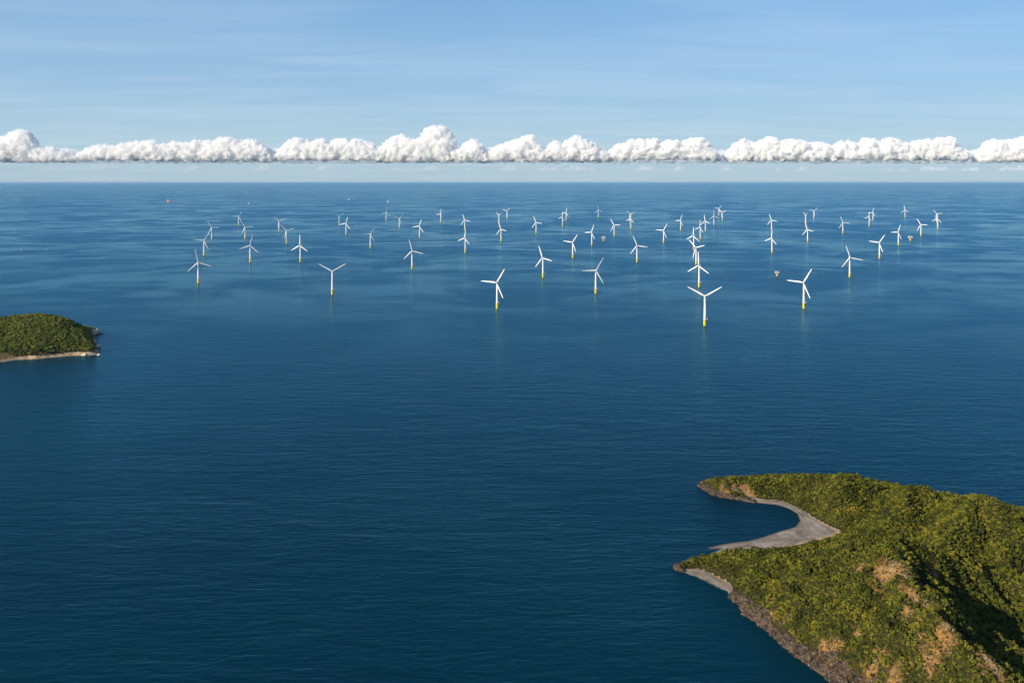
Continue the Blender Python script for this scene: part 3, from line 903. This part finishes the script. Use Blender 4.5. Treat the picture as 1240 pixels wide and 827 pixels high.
# tile, base, hub, blade tips relative to the hub (right, up), what singles it out
TB = [
 ('A', (118, 772), (114, 570), [(-27, 127), (129, -43), (-96, -92)], 'leftmost wind turbine, standing lowest of the left-hand cluster, one blade leaning left of upright'),
 ('A', (173, 508), (170, 358), [(66, 92), (-97, 6), (47, -94)], 'turbine just behind the leftmost one, one blade pointing level left'),
 ('A', (247, 355), (243, 235), [(-38, 67), (79, 4)], 'small turbine behind the two leftmost ones, one blade pointing level right'),
 ('A', (503, 220), (505, 118), [(35, 51), (-63, 2)], 'farthest turbine of the left cluster, small boat beyond it, blade pointing level left'),
 ('A', (565, 350), (568, 226), [(-51, 71), (84, 4), (-36, -77)], 'turbine in front of the left cluster\'s farthest one, one blade pointing level right'),
 ('A', (613, 570), (617, 405), [(23, 108), (-110, -37), (83, -82)], 'middle-sized turbine right of the leftmost one, upright blade leaning slightly right'),
 ('B', (89, 243), (89, 150), [(-44, 38), (53, 20)], 'farther turbine of the left Y-shaped pair standing close together'),
 ('B', (151, 342), (151, 228), [(-46, 45), (66, 20)], 'nearer turbine of the left Y-shaped pair standing close together'),
 ('B', (266, 498), (264, 357), [(10, 92), (-57, -46), (74, -53)], 'turbine with one blade straight up, in front of the left Y-shaped pair'),
 ('B', (533, 770), (534, 575), [(-106, 58), (111, 63)], 'large near turbine with symmetric Y-shaped rotor, nearest one in the left third'),
 ('B', (590, 192), (590, 108), [(-34, 24), (43, 24)], 'tiny far turbine with Y-shaped rotor behind the small workboat'),
 ('B', (648, 268), (648, 170), [(20, 58), (-45, -14), (42, -48)], 'turbine with the small workboat lying at its right side'),
 ('C', (299, 250), (298, 150), [(22, 62), (-55, -12), (47, -50)], 'far turbine directly below the bright white boat'),
 ('C', (446, 330), (447, 212), [(56, 52), (-59, 18), (25, -75)], 'far turbine just right of and nearer than the one below the bright white boat'),
 ('C', (124, 552), (127, 392), [(60, 85), (-92, 2), (50, -98)], 'turbine with one blade level left, between the workboat and the left mid-field turbine'),
 ('C', (670, 440), (672, 303), [(35, 82), (-65, -15), (55, -73)], 'turbine directly behind the left mid-field one whose blade leans left'),
 ('C', (906, 270), (907, 160), [(19, 58), (-30, -18), (38, -57)], 'lone small far turbine left of centre, rotor turned half sideways'),
 ('C', (588, 785), (590, 590), [(-25, 130), (127, -40), (-79, -98)], 'left mid-field turbine, upright blade leaning left, between the Y-rotor one and the centre'),
 ('D', (76, 230), (78, 152), [(-10, 49), (44, -9), (-24, -38)], 'farther of two turbines lined up one behind the other left of centre'),
 ('D', (79, 390), (82, 282), [(15, 69), (-36, -25), (43, -46)], 'nearer of two turbines lined up one behind the other left of centre'),
 ('D', (321, 188), (323, 115), [(22, 7), (-8, 7)], 'far central turbine seen almost edge-on, a twin of the one behind on the right'),
 ('D', (377, 148), (379, 86), [(28, 26), (-27, 14), (8, -35)], 'farthest of the three central turbines bunched together, small Y rotor'),
 ('D', (335, 310), (338, 215), [(-10, 55), (49, -15), (-23, -45)], 'nearest of three bunched turbines in the centre, blade tip touching the edge-on one'),
 ('D', (586, 250), (588, 168), [(-13, 49), (49, -8), (-20, -42)], 'turbine right of the central bunch, straight behind the tilted mid-field one'),
 ('D', (307, 790), (316, 605), [(64, 98), (-101, 0), (54, -113)], 'large nearest turbine in the picture\'s middle, one blade pointing level left'),
 ('D', (635, 568), (640, 428), [(-20, 88), (72, -16), (-48, -72)], 'mid-field turbine between the two large central ones, upright blade leaning left'),
 ('E', (283, 235), (284, 155), [(14, 55), (-26, -10), (26, -30)], 'nearer turbine of the overlapping far pair right of the centre'),
 ('E', (314, 188), (316, 115), [(17, 47), (-26, -7), (34, -35)], 'farther turbine of the overlapping far pair right of the centre'),
 ('E', (582, 163), (584, 92), [(0, 45), (-27, -26), (39, -15)], 'tiny far turbine with one blade straight up, beyond the middle platform'),
 ('E', (528, 395), (532, 278), [(31, 64), (-42, -9), (36, -64)], 'turbine immediately left of the middle yellow-legged platform'),
 ('E', (369, 500), (375, 368), [(52, 71), (-65, 6), (35, -82)], 'turbine in front and left of the middle platform, one blade nearly level left'),
 ('E', (715, 318), (718, 217), [(-23, 51), (55, 7)], 'small turbine immediately right of the middle yellow-legged platform'),
 ('E', (561, 795), (562, 598), [(65, 114), (-112, -3), (63, -118)], 'large central turbine right of the picture middle, blade pointing level left'),
 ('F', (117, 272), (127, 170), [(-39, 45), (53, 17)], 'farther turbine of the overlapping pair right of the middle platform'),
 ('F', (128, 340), (133, 232), [(10, 65), (-40, -18), (50, -40)], 'nearer turbine of the overlapping pair right of the middle platform'),
 ('F', (196, 712), (190, 510), [(-33, 118), (130, -25), (-60, -112)], 'middle-sized turbine in front of the middle platform, blade nearly level right'),
 ('F', (492, 500), (493, 333), [(57, 87), (-81, 1), (49, -100)], 'turbine with level left blade, next left of the winding line of turbines'),
 ('F', (682, 360), (683, 215), [(30, 83), (-50, -10), (47, -77)], 'small turbine left of the far half of the winding line'),
 ('G', (418, 195), (425, 105), [(35, 39), (-45, 9), (20, -45)], 'very farthest turbine ending the winding line'),
 ('G', (457, 248), (465, 150), [(50, 26), (-33, 33)], 'Y-shaped turbine right of the winding line\'s far end'),
 ('G', (362, 298), (370, 193), [(0, 71), (-48, -40), (58, -27)], 'winding line turbine with one blade straight up, third from its far end'),
 ('G', (268, 368), (278, 243), [(-7, 73), (-38, -42), (60, -29)], 'winding line turbine fourth from its far end, upright blade leaning left'),
 ('G', (211, 458), (220, 318), [(20, 86), (-43, -27), (45, -52)], 'winding line turbine fifth from its far end, blade leaning right'),
 ('G', (138, 575), (148, 412), [(15, 102), (-63, -48), (72, -63)], 'winding line turbine just behind the tilted Y-shaped rotor'),
 ('G', (165, 740), (178, 545), [(105, 35), (-58, 75)], 'winding line turbine with tilted Y rotor, third from its near end'),
 ('H', (162, 435), (178, 243), [(9, 126), (-82, -72), (97, -72)], 'winding line turbine second from its near end, one blade straight up'),
 ('H', (214, 785), (235, 532), [(150, 90), (-139, 77), (10, -180)], 'largest and nearest turbine of all, Y rotor, at the winding line\'s near end'),
 ('I', (118, 320), (121, 212), [(-17, 67), (60, -16), (-33, -53)], 'farther of two turbines lined up behind the lone right-hand platform'),
 ('I', (122, 548), (127, 395), [(18, 97), (-49, -35), (60, -65)], 'nearer of two turbines lined up behind the lone right-hand platform'),
 ('I', (461, 262), (463, 162), [(27, 10), (-11, 10)], 'edge-on turbine of the right-hand bunch of three'),
 ('I', (541, 208), (543, 120), [(40, 35), (-38, 19), (12, -50)], 'farthest turbine of the right-hand bunch of three, small Y rotor'),
 ('I', (479, 438), (484, 300), [(-14, 75), (67, -21), (-35, -63)], 'nearest turbine of the right-hand bunch of three'),
 ('I', (832, 352), (836, 236), [(-19, 68), (69, -9), (-29, -57)], 'small turbine straight behind the mid-field one on the right'),
 ('J', (307, 768), (318, 485), [(104, 158), (-155, 2), (85, -175)], 'large near turbine on the right, one blade level left, past the lone platform'),
 ('J', (817, 420), (827, 207), [(-34, 137), (136, -31), (-77, -113)], 'mid-field turbine on the right, blade leaning left, next past the large near one'),
 ('K', (232, 352), (235, 233), [(18, 85), (-43, -15), (43, -45)], 'nearer turbine of the overlapping far pair left of the rightmost platform'),
 ('K', (280, 280), (284, 172), [(23, 72), (-39, -11), (46, -53)], 'farther turbine of the overlapping far pair left of the rightmost platform'),
 ('K', (681, 243), (685, 140), [(-2, 70), (-42, -40), (57, -23)], 'tiny far turbine with one blade straight up, behind the rightmost platform'),
 ('K', (361, 755), (370, 550), [(75, 104), (-98, 7), (53, -123)], 'middle-sized turbine in front and left of the rightmost platform'),
 ('K', (598, 590), (606, 418), [(44, 98), (-64, -13), (54, -95)], 'turbine immediately left of the rightmost yellow-legged platform'),
 ('K', (880, 473), (886, 325), [(-36, 80), (82, 10)], 'turbine immediately right of the rightmost yellow-legged platform'),
 ('K', (1077, 305), (1083, 185), [(-38, 50), (64, 15)], 'farther turbine of the overlapping pair at the right end of the field'),
 ('K', (1090, 383), (1090, 255), [(12, 75), (-45, -30), (63, -50)], 'nearer turbine of the overlapping pair at the right end of the field'),
]
def fit_rotor(tips, Rpx):
    best = (1e9, 0, 1)
    T = np.array(tips, float)
    for th in np.arange(0, 120, 1.5):
        for c in np.arange(.25, 1.01, .05):
            a = np.radians(th + np.array([0, 120, 240]))
            q = np.stack([np.sin(a) * c, np.cos(a)], 1) * Rpx
            e = sum(min(np.sum((q - p) ** 2, 1)) for p in T) + 0.10 * Rpx * Rpx * (1 - c)
            if e < best[0]: best = (e, th, c)
    return best[1], best[2]
proto_t = None
for ti, base, hub, tips, label in TB:
    x0, y0, mg = TL[ti]
    bx, by = x0 + base[0] / mg, y0 + base[1] / mg
    g0 = ground(bx, by)
    hpx = base[1] - hub[1]
    Rpx = (F * RB / g0.y) * mg
    th, c = fit_rotor(tips, max(Rpx, np.max(np.hypot(*np.array(tips, float).T)) * .95))
    psi = math.acos(min(1, c))
    if psi > R(24): psi = -psi
    yaw = psi - math.atan2(g0.x, g0.y)
    if proto_t is None: o = proto_t = make_turbine()
    else: o = copy_tree(proto_t)
    o.location = g0
    tag(o, label, 'wind turbine', 'wind turbines of the offshore field')
    for ch in o.children:
        nm = ch.name.split('.')[0]
        if nm == 'nacelle': ch.rotation_euler = (0, 0, yaw)
        if nm == 'rotor_hub':
            ch.rotation_euler = (0, R(th), yaw)
            ch.location = (math.sin(yaw) * OVER, -math.cos(yaw) * OVER, HUB)
        if nm in ('platform', 'foundation'): ch.rotation_euler = (0, 0, -math.atan2(g0.x, g0.y))

# ------------------------------------------------------------------ transformer platforms
M_clad = painted('platform_cladding', (.50, .49, .48), .6)
def make_platform():
    root = empty('offshore_platform', (0, 0, 0))
    bm = bmesh.new(); lathe(bm, [(-8, 4.2), (3, 4.2), (3.1, 5.0), (15, 5.0)], 20)
    for s in (-1, 1): bar(bm, (s * 1.5, -5.8, -3), (s * 1.5, -5.8, 13), .3)
    obj('foundation', to_me(bm, 'foundation', M_yellow, True), None, root)
    bm = bmesh.new(); box(bm, -13, 13, -9, 9, 17, 18.2)
    for sx in (-1, 1):
        for sy in (-1, 1): bar(bm, (sx * 3.2, sy * 3.2, 12), (sx * 10, sy * 7, 17.2), .55)
    obj('deck', to_me(bm, 'deck', M_grey), None, root)
    bm = bmesh.new(); box(bm, -13.5, 13.5, -9.5, 9.5, 18.2, 31, .4)
    md = obj('module', to_me(bm, 'module', M_clad), None, root)
    for x in (-9, -3, 3, 9):
        bm = bmesh.new(); box(bm, x - 1.7, x + 1.7, -9.75, -9.45, 20, 28)
        obj('louver', to_me(bm, 'louver', M_grey), None, md)
    bm = bmesh.new(); box(bm, -11, -3, -7, 5, 31, 34.5, .3); box(bm, 4, 10, -6, 6, 31, 33.2, .3)
    obj('roof_unit', to_me(bm, 'roof_unit', M_clad), None, root)
    bm = bmesh.new(); bar(bm, (11, -6, 31), (11, -6, 38), .5); bar(bm, (11, -6, 37.5), (3, -8, 41), .35)
    obj('crane', to_me(bm, 'crane', M_grey), None, root)
    return root
pp = None
for (u, v, ps, lb) in [(730.9, 291.8, .95, 'grey boxy platform on one yellow leg in the middle of the field'),
                   (940.9, 334.2, .62, 'lone grey boxy platform on a yellow leg left of the large right turbine'),
                   (1102.3, 291.4, .95, 'rightmost grey boxy platform on one yellow leg')]:
    o = pp = make_platform() if pp is None else copy_tree(pp)
    o.location = ground(u, v); o.scale = (ps, ps, ps)
    tag(o, lb, 'platform', 'transformer platforms among the turbines')

# ------------------------------------------------------------------ ships, boats and buoys
M_ship = {k: painted('ship_' + k, c, .5) for k, c in (('white', (.80, .79, .76)), ('red', (.60, .04, .03)), ('cream', (.82, .72, .52)), ('grey', (.45, .46, .48)), ('orange', (.75, .35, .16)), ('blue', (.08, .14, .25)))}
def ship(u, v, L, heading, hull_c, house_c, house_at, label, boxes=None, house_h=.22, simple=False, wake=False, name='ship'):
    """heading: 0 = bow to the right, seen from the camera"""
    root = empty(name, ground(u, v)); root.rotation_euler.z = R(heading)
    B = L * .17; D = L * .07
    bm = bmesh.new()
    st = [(-.5, .78), (-.42, .95), (.2, 1.0), (.36, .8), (.46, .35), (.5, .05)]
    lo = [[bm.verts.new((x * L * (.97 if z < 0 else 1) + (0 if x < .4 else z * .3), s * B / 2 * w * (.75 if z < 0 else 1), z + (D * .35 if (x > .3 and z > 0) else 0))) for z in (-D * .4, D)] for x, w in st for s in (-1, 1)]
    for i in range(len(st) - 1):
        a, b, c, d = lo[2 * i], lo[2 * i + 1], lo[2 * i + 2], lo[2 * i + 3]
        bm.faces.new((a[0], c[0], c[1], a[1])); bm.faces.new((b[1], d[1], d[0], b[0])); bm.faces.new((a[1], c[1], d[1], b[1]))
    bm.faces.new((lo[0][0], lo[0][1], lo[1][1], lo[1][0])); bm.faces.new((lo[-2][1], lo[-2][0], lo[-1][0], lo[-1][1]))
    obj('hull', to_me(bm, 'hull', M_ship[hull_c]), None, root)
    x = house_at * L; hh_ = house_h * L
    bm = bmesh.new()
    box(bm, x - L * .09, x + L * .09, -B * .44, B * .44, D + .002, D + hh_ * .55, L * .006)
    box(bm, x - L * .07, x + L * .06, -B * .36, B * .36, D + hh_ * .55, D + hh_ * .9, L * .006)
    hs = obj('deckhouse', to_me(bm, 'deckhouse', M_ship[house_c]), None, root)
    if not simple:
        bm = bmesh.new(); box(bm, x + L * .0605, x + L * .064, -B * .3, B * .3, D + hh_ * .66, D + hh_ * .8)
        obj('window', to_me(bm, 'window', M_ship['blue']), None, hs)
        bm = bmesh.new(); bar(bm, (x, 0, D + hh_ * .9), (x, 0, D + hh_ * 1.5), L * .006)
        obj('mast', to_me(bm, 'mast', M_ship['white']), None, root)
        if boxes:
            bm = bmesh.new()
            for k in range(4): box(bm, L * (-.12 + k * .12), L * (-.02 + k * .12), -B * .4, B * .4, D + .002, D + L * .045, L * .004)
            obj('cargo_hatch', to_me(bm, 'cargo_hatch', M_ship[boxes]), None, root)
    tag(root, label, 'ship')
    return root
ship(204.8, 244.6, 112, -35, 'red', 'cream', -.30, 'red hulled cargo ship with cream deckhouse, alone on the upper left sea', 'red', .34)
ship(297.5, 233.0, 110, 0, 'grey', 'white', .30, 'long low grey ship with a white house near the horizon at the left', 'grey')
ship(301.0, 247.2, 50, 80, 'white', 'white', 0, 'small white boat beyond the left turbine cluster', None, .55, name='boat')
ship(422.4, 242.6, 68, 84, 'grey', 'white', 0, 'white ship seen end-on with greyish hull, behind the far Y turbine', None, .5)
ship(469.8, 245.8, 72, 86, 'white', 'white', 0, 'bright white ship seen end-on above a far turbine', None, .55)
ship(431.3, 273.4, 16, 0, 'orange', 'cream', .05, 'small orange workboat trailing a wake beside a turbine', None, .4, name='boat')
ship(853.0, 232.6, 70, 70, 'grey', 'white', 0, 'pale faint ship near the horizon beyond the winding line of turbines', None, .45)
for u in (9, 23, 41, 58, 93, 108, 118.5, 128, 153, 166, 178):
    o = ship(u, 222.9, 300, rng.uniform(-12, 12), 'white', 'white', -.3, 'tiny pale ship in a row along the left horizon', None, .3, simple=True)
    o['group'] = 'tiny ships along the left horizon'
# wake of the workboat: foam lying on the water
M_foam = new_mat('foam', (.55, .60, .62), .8, .2)
M_foam.node_tree.nodes['Principled BSDF'].inputs['Alpha'].default_value = .5
g0 = ground(431.3, 273.4)
bm = bmesh.new()
prev = None
for k in range(8):
    x = -8 - k * 8; w = 2.2 + k * .35
    a, b = bm.verts.new((x, -w + .4 * math.sin(k * 2), .05)), bm.verts.new((x, w + .4 * math.sin(k * 3), .05))
    if prev: bm.faces.new((prev[0], a, b, prev[1]))
    prev = (a, b)
o = obj('boat_wake', bm, M_foam); o.location = (g0.x, g0.y, 0)
tag(o, 'thin white wake behind the orange workboat', 'wake', kind='stuff')
def buoy(u, v, label):
    root = empty('buoy', ground(u, v))
    bm = bmesh.new(); lathe(bm, [(-1, 1.6), (.2, 2.4), (1.2, 2.4), (1.6, 1.9)], 16); obj('float', to_me(bm, 'float', M_ship['orange'], True), None, root)
    bm = bmesh.new()
    for i in range(4):
        a = i * math.pi / 2 + .4
        bar(bm, (1.6 * math.cos(a), 1.6 * math.sin(a), 1.5), (.4 * math.cos(a), .4 * math.sin(a), 6), .16)
    lathe(bm, [(5.8, .7), (7.4, .6), (8, .1)], 10)
    obj('lantern_mast', to_me(bm, 'lantern_mast', M_ship['orange'], True), None, root)
    tag(root, label, 'buoy', 'orange buoys on the left sea')
buoy(25.5, 303, 'left one of the two orange buoys off the left edge')
buoy(56, 303, 'right one of the two orange buoys off the left edge')

# ------------------------------------------------------------------ cumulus row on the horizon
CLY = 60000.0
PXM = CLY / F
M_cloud = bpy.data.materials.new('cloud_vapour'); M_cloud.use_nodes = True
cn = M_cloud.node_tree; cn.nodes.clear()
co_ = cn.nodes.new('ShaderNodeOutputMaterial'); cv = cn.nodes.new('ShaderNodeVolumePrincipled')
cv.inputs['Color'].default_value = (.9995, .9985, .996, 1)
cv.inputs['Density'].default_value = 1 / 170.
cv.inputs['Anisotropy'].default_value = -.25
cg = cn.nodes.new('ShaderNodeNewGeometry')
cz_ = cn.nodes.new('ShaderNodeTexNoise'); cz_.inputs['Scale'].default_value = 1 / 330.; cz_.inputs['Detail'].default_value = 4; cz_.inputs['Roughness'].default_value = .62
cn.links.new(cg.outputs['Position'], cz_.inputs['Vector'])
cm_ = cn.nodes.new('ShaderNodeMapRange'); cm_.name = 'density'
for k_, x_ in zip(('From Min', 'From Max', 'To Min', 'To Max'), (.37, .62, .0, 1 / 95.)): cm_.inputs[k_].default_value = x_
cn.links.new(cz_.outputs['Fac'], cm_.inputs['Value']); cn.links.new(cm_.outputs[0], cv.inputs['Density'])
cn.links.new(cv.outputs[0], co_.inputs['Volume'])
M_cloud.cycles.volume_step_rate = .25
sc.cycles.volume_max_steps = 256
CLOUDS = [
 ([(-40, 178), (-25, 170), (-10, 168), (0, 166), (6, 168), (10, 164), (18, 160), (25, 158), (32, 160), (38, 166), (43, 176), (50, 180), (60, 178), (70, 182), (82, 183), (90, 191)], 'towering white cumulus cloud at the left edge'),
 ([(96, 188), (105, 181), (113, 178), (120, 176), (128, 176), (140, 178), (150, 175), (160, 173), (175, 171), (185, 170), (190, 177), (194, 184)], 'small white cumulus cloud next to the left tower, low and even topped'),
 ([(190, 184), (200, 175), (210, 172), (222, 174), (235, 171), (252, 171), (260, 173), (266, 167), (275, 167), (290, 171), (305, 169), (316, 176), (330, 184)], 'broad white cumulus cloud with a flat shoulder above the left turbines'),
 ([(334, 189), (342, 180), (350, 171), (360, 167), (368, 170), (378, 173), (390, 169), (398, 175), (408, 169), (417, 168), (424, 175), (432, 168), (440, 171), (452, 176), (463, 184)], 'many-headed white cumulus cloud left of the tallest one'),
 ([(462, 182), (468, 172), (478, 166), (485, 163), (495, 169), (505, 170), (513, 165), (516, 157), (525, 153), (535, 153), (542, 158), (546, 168), (550, 178), (555, 187), (560, 178), (567, 172), (575, 169), (580, 176), (588, 186)], 'tallest white cumulus cloud of the row with a small horn to its right'),
 ([(586, 187), (597, 180), (607, 176), (620, 172), (632, 168), (638, 164), (645, 165), (649, 175), (655, 182), (665, 177), (672, 170), (680, 175), (690, 170), (699, 164), (707, 170), (718, 174), (726, 180), (738, 186)], 'ragged twin-peaked white cumulus cloud right of the tallest one'),
 ([(740, 184), (748, 176), (757, 174), (766, 170), (775, 168), (780, 175), (785, 169), (793, 169), (800, 175), (808, 171), (818, 171), (830, 172), (840, 167), (848, 167), (855, 174), (863, 184), (872, 192)], 'white cumulus cloud above the gap before the winding line of turbines'),
 ([(884, 182), (892, 173), (900, 169), (907, 171), (915, 175), (927, 168), (936, 166), (942, 174), (950, 170), (970, 171), (980, 174), (995, 172), (1010, 182)], 'white cumulus cloud above the lone right-hand platform'),
 ([(1008, 184), (1016, 172), (1028, 171), (1040, 177), (1046, 168), (1055, 169), (1065, 174), (1074, 168), (1082, 168), (1090, 172), (1100, 176), (1112, 170), (1122, 170), (1130, 172), (1140, 167), (1150, 167), (1158, 175), (1170, 187)], 'long knobbly white cumulus cloud above the right end of the field'),
 ([(1186, 184), (1194, 175), (1203, 169), (1212, 171), (1225, 170), (1240, 166), (1260, 164), (1280, 172), (1300, 184)], 'white cumulus cloud cut by the right edge'),
]
_b = bmesh.new(); bmesh.ops.create_icosphere(_b, subdivisions=2, radius=1); _b.verts.ensure_lookup_table()
ICO_V = np.array([v.co[:] for v in _b.verts]); ICO_F = np.array([[v.index for v in f.verts] for f in _b.faces]); _b.free()
def make_cloud(prof, label, k, base_v=196.5, mat=None, far=0.0):
    r_ = random.Random(500 + k)
    us = [p[0] for p in prof]; vs_ = [p[1] for p in prof]
    top = lambda u: float(np.interp(u, us, vs_))
    u0, u1 = us[0], us[-1]
    balls, faces_, off = [], [], [0]
    def puff(u, v, y, r):
        q = ICO_V * (r * PXM, r * PXM, r * PXM * r_.uniform(.8, 1)) + ((u - 620) * PXM, y * PXM, (V0 - v) * PXM)
        balls.append(q); faces_.append(ICO_F + off[0]); off[0] += len(q)
    u = u0
    while u < u1:
        tv = top(u); h = base_v - tv
        if h > 2.5:
            # knobs along the crest
            r = min(r_.uniform(2.2, 4.6), h * .5)
            puff(u, tv + r, r_.uniform(-3, 3), r)
            for _ in range(3):
                r2 = min(r_.uniform(1.4, 3.0), h * .4)
                puff(u + r_.uniform(-2, 2), r_.uniform(tv + r2, base_v - r2), -r_.uniform(2, 9) * min(1, h / 16), r2)
            # the body
            nb = max(1, int(h / 5))
            for q in range(nb):
                r3 = min(r_.uniform(3.5, 7.0), h * .45)
                vv_ = tv + r3 + (h - 2 * r3) * (q + r_.random()) / nb if h > 2 * r3 else tv + r3
                puff(u + r_.uniform(-1.5, 1.5), vv_, r_.uniform(-6, 8), r3)
        u += r_.uniform(1.5, 2.6)
    me = mesh_np('cumulus_cloud', np.concatenate(balls), np.concatenate(faces_))
    o = bpy.data.objects.new('cumulus_cloud', me); COL.objects.link(o)
    def remesh(size):
        md = o.modifiers.new('r', 'REMESH'); md.mode = 'VOXEL'; md.voxel_size = size
        dg = bpy.context.evaluated_depsgraph_get(); dg.update()
        m_ = bpy.data.meshes.new_from_object(o.evaluated_get(dg))
        o.modifiers.clear(); old = o.data; o.data = m_; bpy.data.meshes.remove(old)
        return m_
    me2 = remesh(PXM * .45)
    def get(nm):
        q = np.empty(len(me2.vertices) * 3); me2.vertices.foreach_get(nm, q); return q.reshape(-1, 3)
    # melt the balls together, then let the surface billow at three sizes
    ed = np.empty(len(me2.edges) * 2, dtype=np.int32); me2.edges.foreach_get('vertices', ed); ed = ed.reshape(-1, 2)
    co = get('co'); n = len(co)
    deg = np.bincount(ed.ravel(), minlength=n)[:, None]
    for _ in range(3):
        acc = np.zeros_like(co); np.add.at(acc, ed[:, 0], co[ed[:, 1]]); np.add.at(acc, ed[:, 1], co[ed[:, 0]])
        co = co * .4 + .6 * acc / deg
    me2.vertices.foreach_set('co', co.ravel()); me2.update()
    nr = get('normal')
    q = co / PXM
    d = np.empty(n)
    for i in range(n):
        p = Vector(q[i]) + Vector((k * 40, 0, 0))
        d[i] = (.34 - abs(noise.noise(p * .16))) * 5.4 + (.33 - abs(noise.noise(p * .36))) * 3.8 + (.3 - abs(noise.noise(p * .8))) * 1.8 + .1
    z = q[:, 2]; zb = V0 - base_v
    flat = np.clip((z - zb - .5) / 4, 0.35, 1)
    rag = np.array([noise.noise(Vector((x_ * .09 + k * 9, y_ * .09, 3.3))) + .5 * noise.noise(Vector((x_ * .3, y_ * .3, 8.1))) for x_, y_ in q[:, :2]])
    zb = zb + rag * 4.2                        # a ragged, uneven base
    co = co + nr * (d * flat)[:, None] * PXM
    co[:, 2] = np.where(co[:, 2] < zb * PXM, zb * PXM + (co[:, 2] - zb * PXM) * .6, co[:, 2])
    me2.vertices.foreach_set('co', co.ravel()); me2.update()
    me2 = remesh(PXM * .30)
    # drop closed cavities left inside
    n = len(me2.vertices)
    ed = np.empty(len(me2.edges) * 2, dtype=np.int32); me2.edges.foreach_get('vertices', ed); ed = ed.reshape(-1, 2)
    lab = np.arange(n)
    while True:
        m_ = np.minimum(lab[ed[:, 0]], lab[ed[:, 1]])
        l2 = lab.copy(); np.minimum.at(l2, ed[:, 0], m_); np.minimum.at(l2, ed[:, 1], m_); l2 = l2[l2]
        if np.array_equal(l2, lab): break
        lab = l2
    co = get('co')
    fl = np.empty(len(me2.loops), dtype=np.int32); me2.loops.foreach_get('vertex_index', fl); fl = fl.reshape(-1, 4)
    A_, B_, C_, D_ = (co[fl[:, i]] - co.mean(0) for i in range(4))
    vol = np.bincount(lab[fl[:, 0]], weights=np.einsum('ij,ij->i', (A_ + B_ + C_ + D_) / 4, np.cross(C_ - A_, D_ - B_) / 2) / 3, minlength=n)
    keepv = vol[lab] > (1.2 * PXM) ** 3
    bmk = bmesh.new(); bmk.from_mesh(me2); bmk.verts.ensure_lookup_table()
    bmesh.ops.delete(bmk, geom=[bmk.verts[i] for i in np.where(~keepv)[0]], context='VERTS')
    bmk.to_mesh(me2); bmk.free()
    me2.materials.clear(); me2.materials.append(mat or M_cloud); smooth(me2)
    me2.name = 'cumulus_cloud'
    o.location = (0, CLY, H)
    if far:                                    # a bank farther off: same picture size, so larger
        o.scale = (far, far, far); o.location = (0, CLY * far, H)
    if label: tag(o, label, 'cloud', 'cumulus clouds in a row above the horizon')
    return o
for k, (pr, lb) in enumerate(CLOUDS): make_cloud(pr, lb, k, 196.5 + (1.2, -.8, .6, -.4, 1.8, 1.0, -1.0, .4, -.6, 1.0)[k])
def vapour(name, dens, col=(1, 1, 1, 1)):
    m = M_cloud.copy(); m.name = name
    v_ = [n for n in m.node_tree.nodes if n.type == 'PRINCIPLED_VOLUME'][0]
    m.node_tree.nodes['density'].inputs['To Max'].default_value = dens * 1.7; v_.inputs['Color'].default_value = col
    return m
# a thin grey layer behind the row, and a last line of small faint clouds beyond it
r_ = random.Random(77)
veil = []; u = -70
while u < 1320:
    veil.append((u, 187 - 9 * (.5 + .5 * noise.noise(Vector((u * .021, 2.2, 0))))  - 4 * noise.noise(Vector((u * .06, 5.2, 0))))); u += 9
tag(make_cloud(veil, None, 31, 199.0, vapour('cloud_veil_vapour', 1 / 480., (.93, .96, 1, 1)), 1.18), 'thin grey blue cloud layer behind the cumulus row', kind='stuff').name = 'cloud_veil'
low = []; u = -60
while u < 1310:
    low.append((u, 206.0 - 5.0 * max(0, noise.noise(Vector((u * .045, 9.2, 0))) + .35 * noise.noise(Vector((u * .2, 1.2, 0))) - .02) * 2)); u += 3
tag(make_cloud(low, None, 47, 207.5, vapour('far_cloud_vapour', 1 / 2200., (.95, .97, 1, 1)), 1.6), 'faint line of small far clouds low over the sea horizon', kind='stuff').name = 'far_clouds'

# ------------------------------------------------------------------ haze over the sea
bm = bmesh.new(); box(bm, -310000, 310000, -30000, 340000, -8, 445)
M_haze = bpy.data.materials.new('haze'); M_haze.use_nodes = True
hn = M_haze.node_tree; hn.nodes.clear()
ho = hn.nodes.new('ShaderNodeOutputMaterial'); hv = hn.nodes.new('ShaderNodeVolumePrincipled')
hv.inputs['Color'].default_value = (.60, .80, 1.0, 1)
hv.inputs['Density'].default_value = 2.8e-6
hn.links.new(hv.outputs[0], ho.inputs['Volume'])
haze = obj('haze', to_me(bm, 'haze', M_haze))
tag(haze, 'thin blue sea haze', kind='stuff')
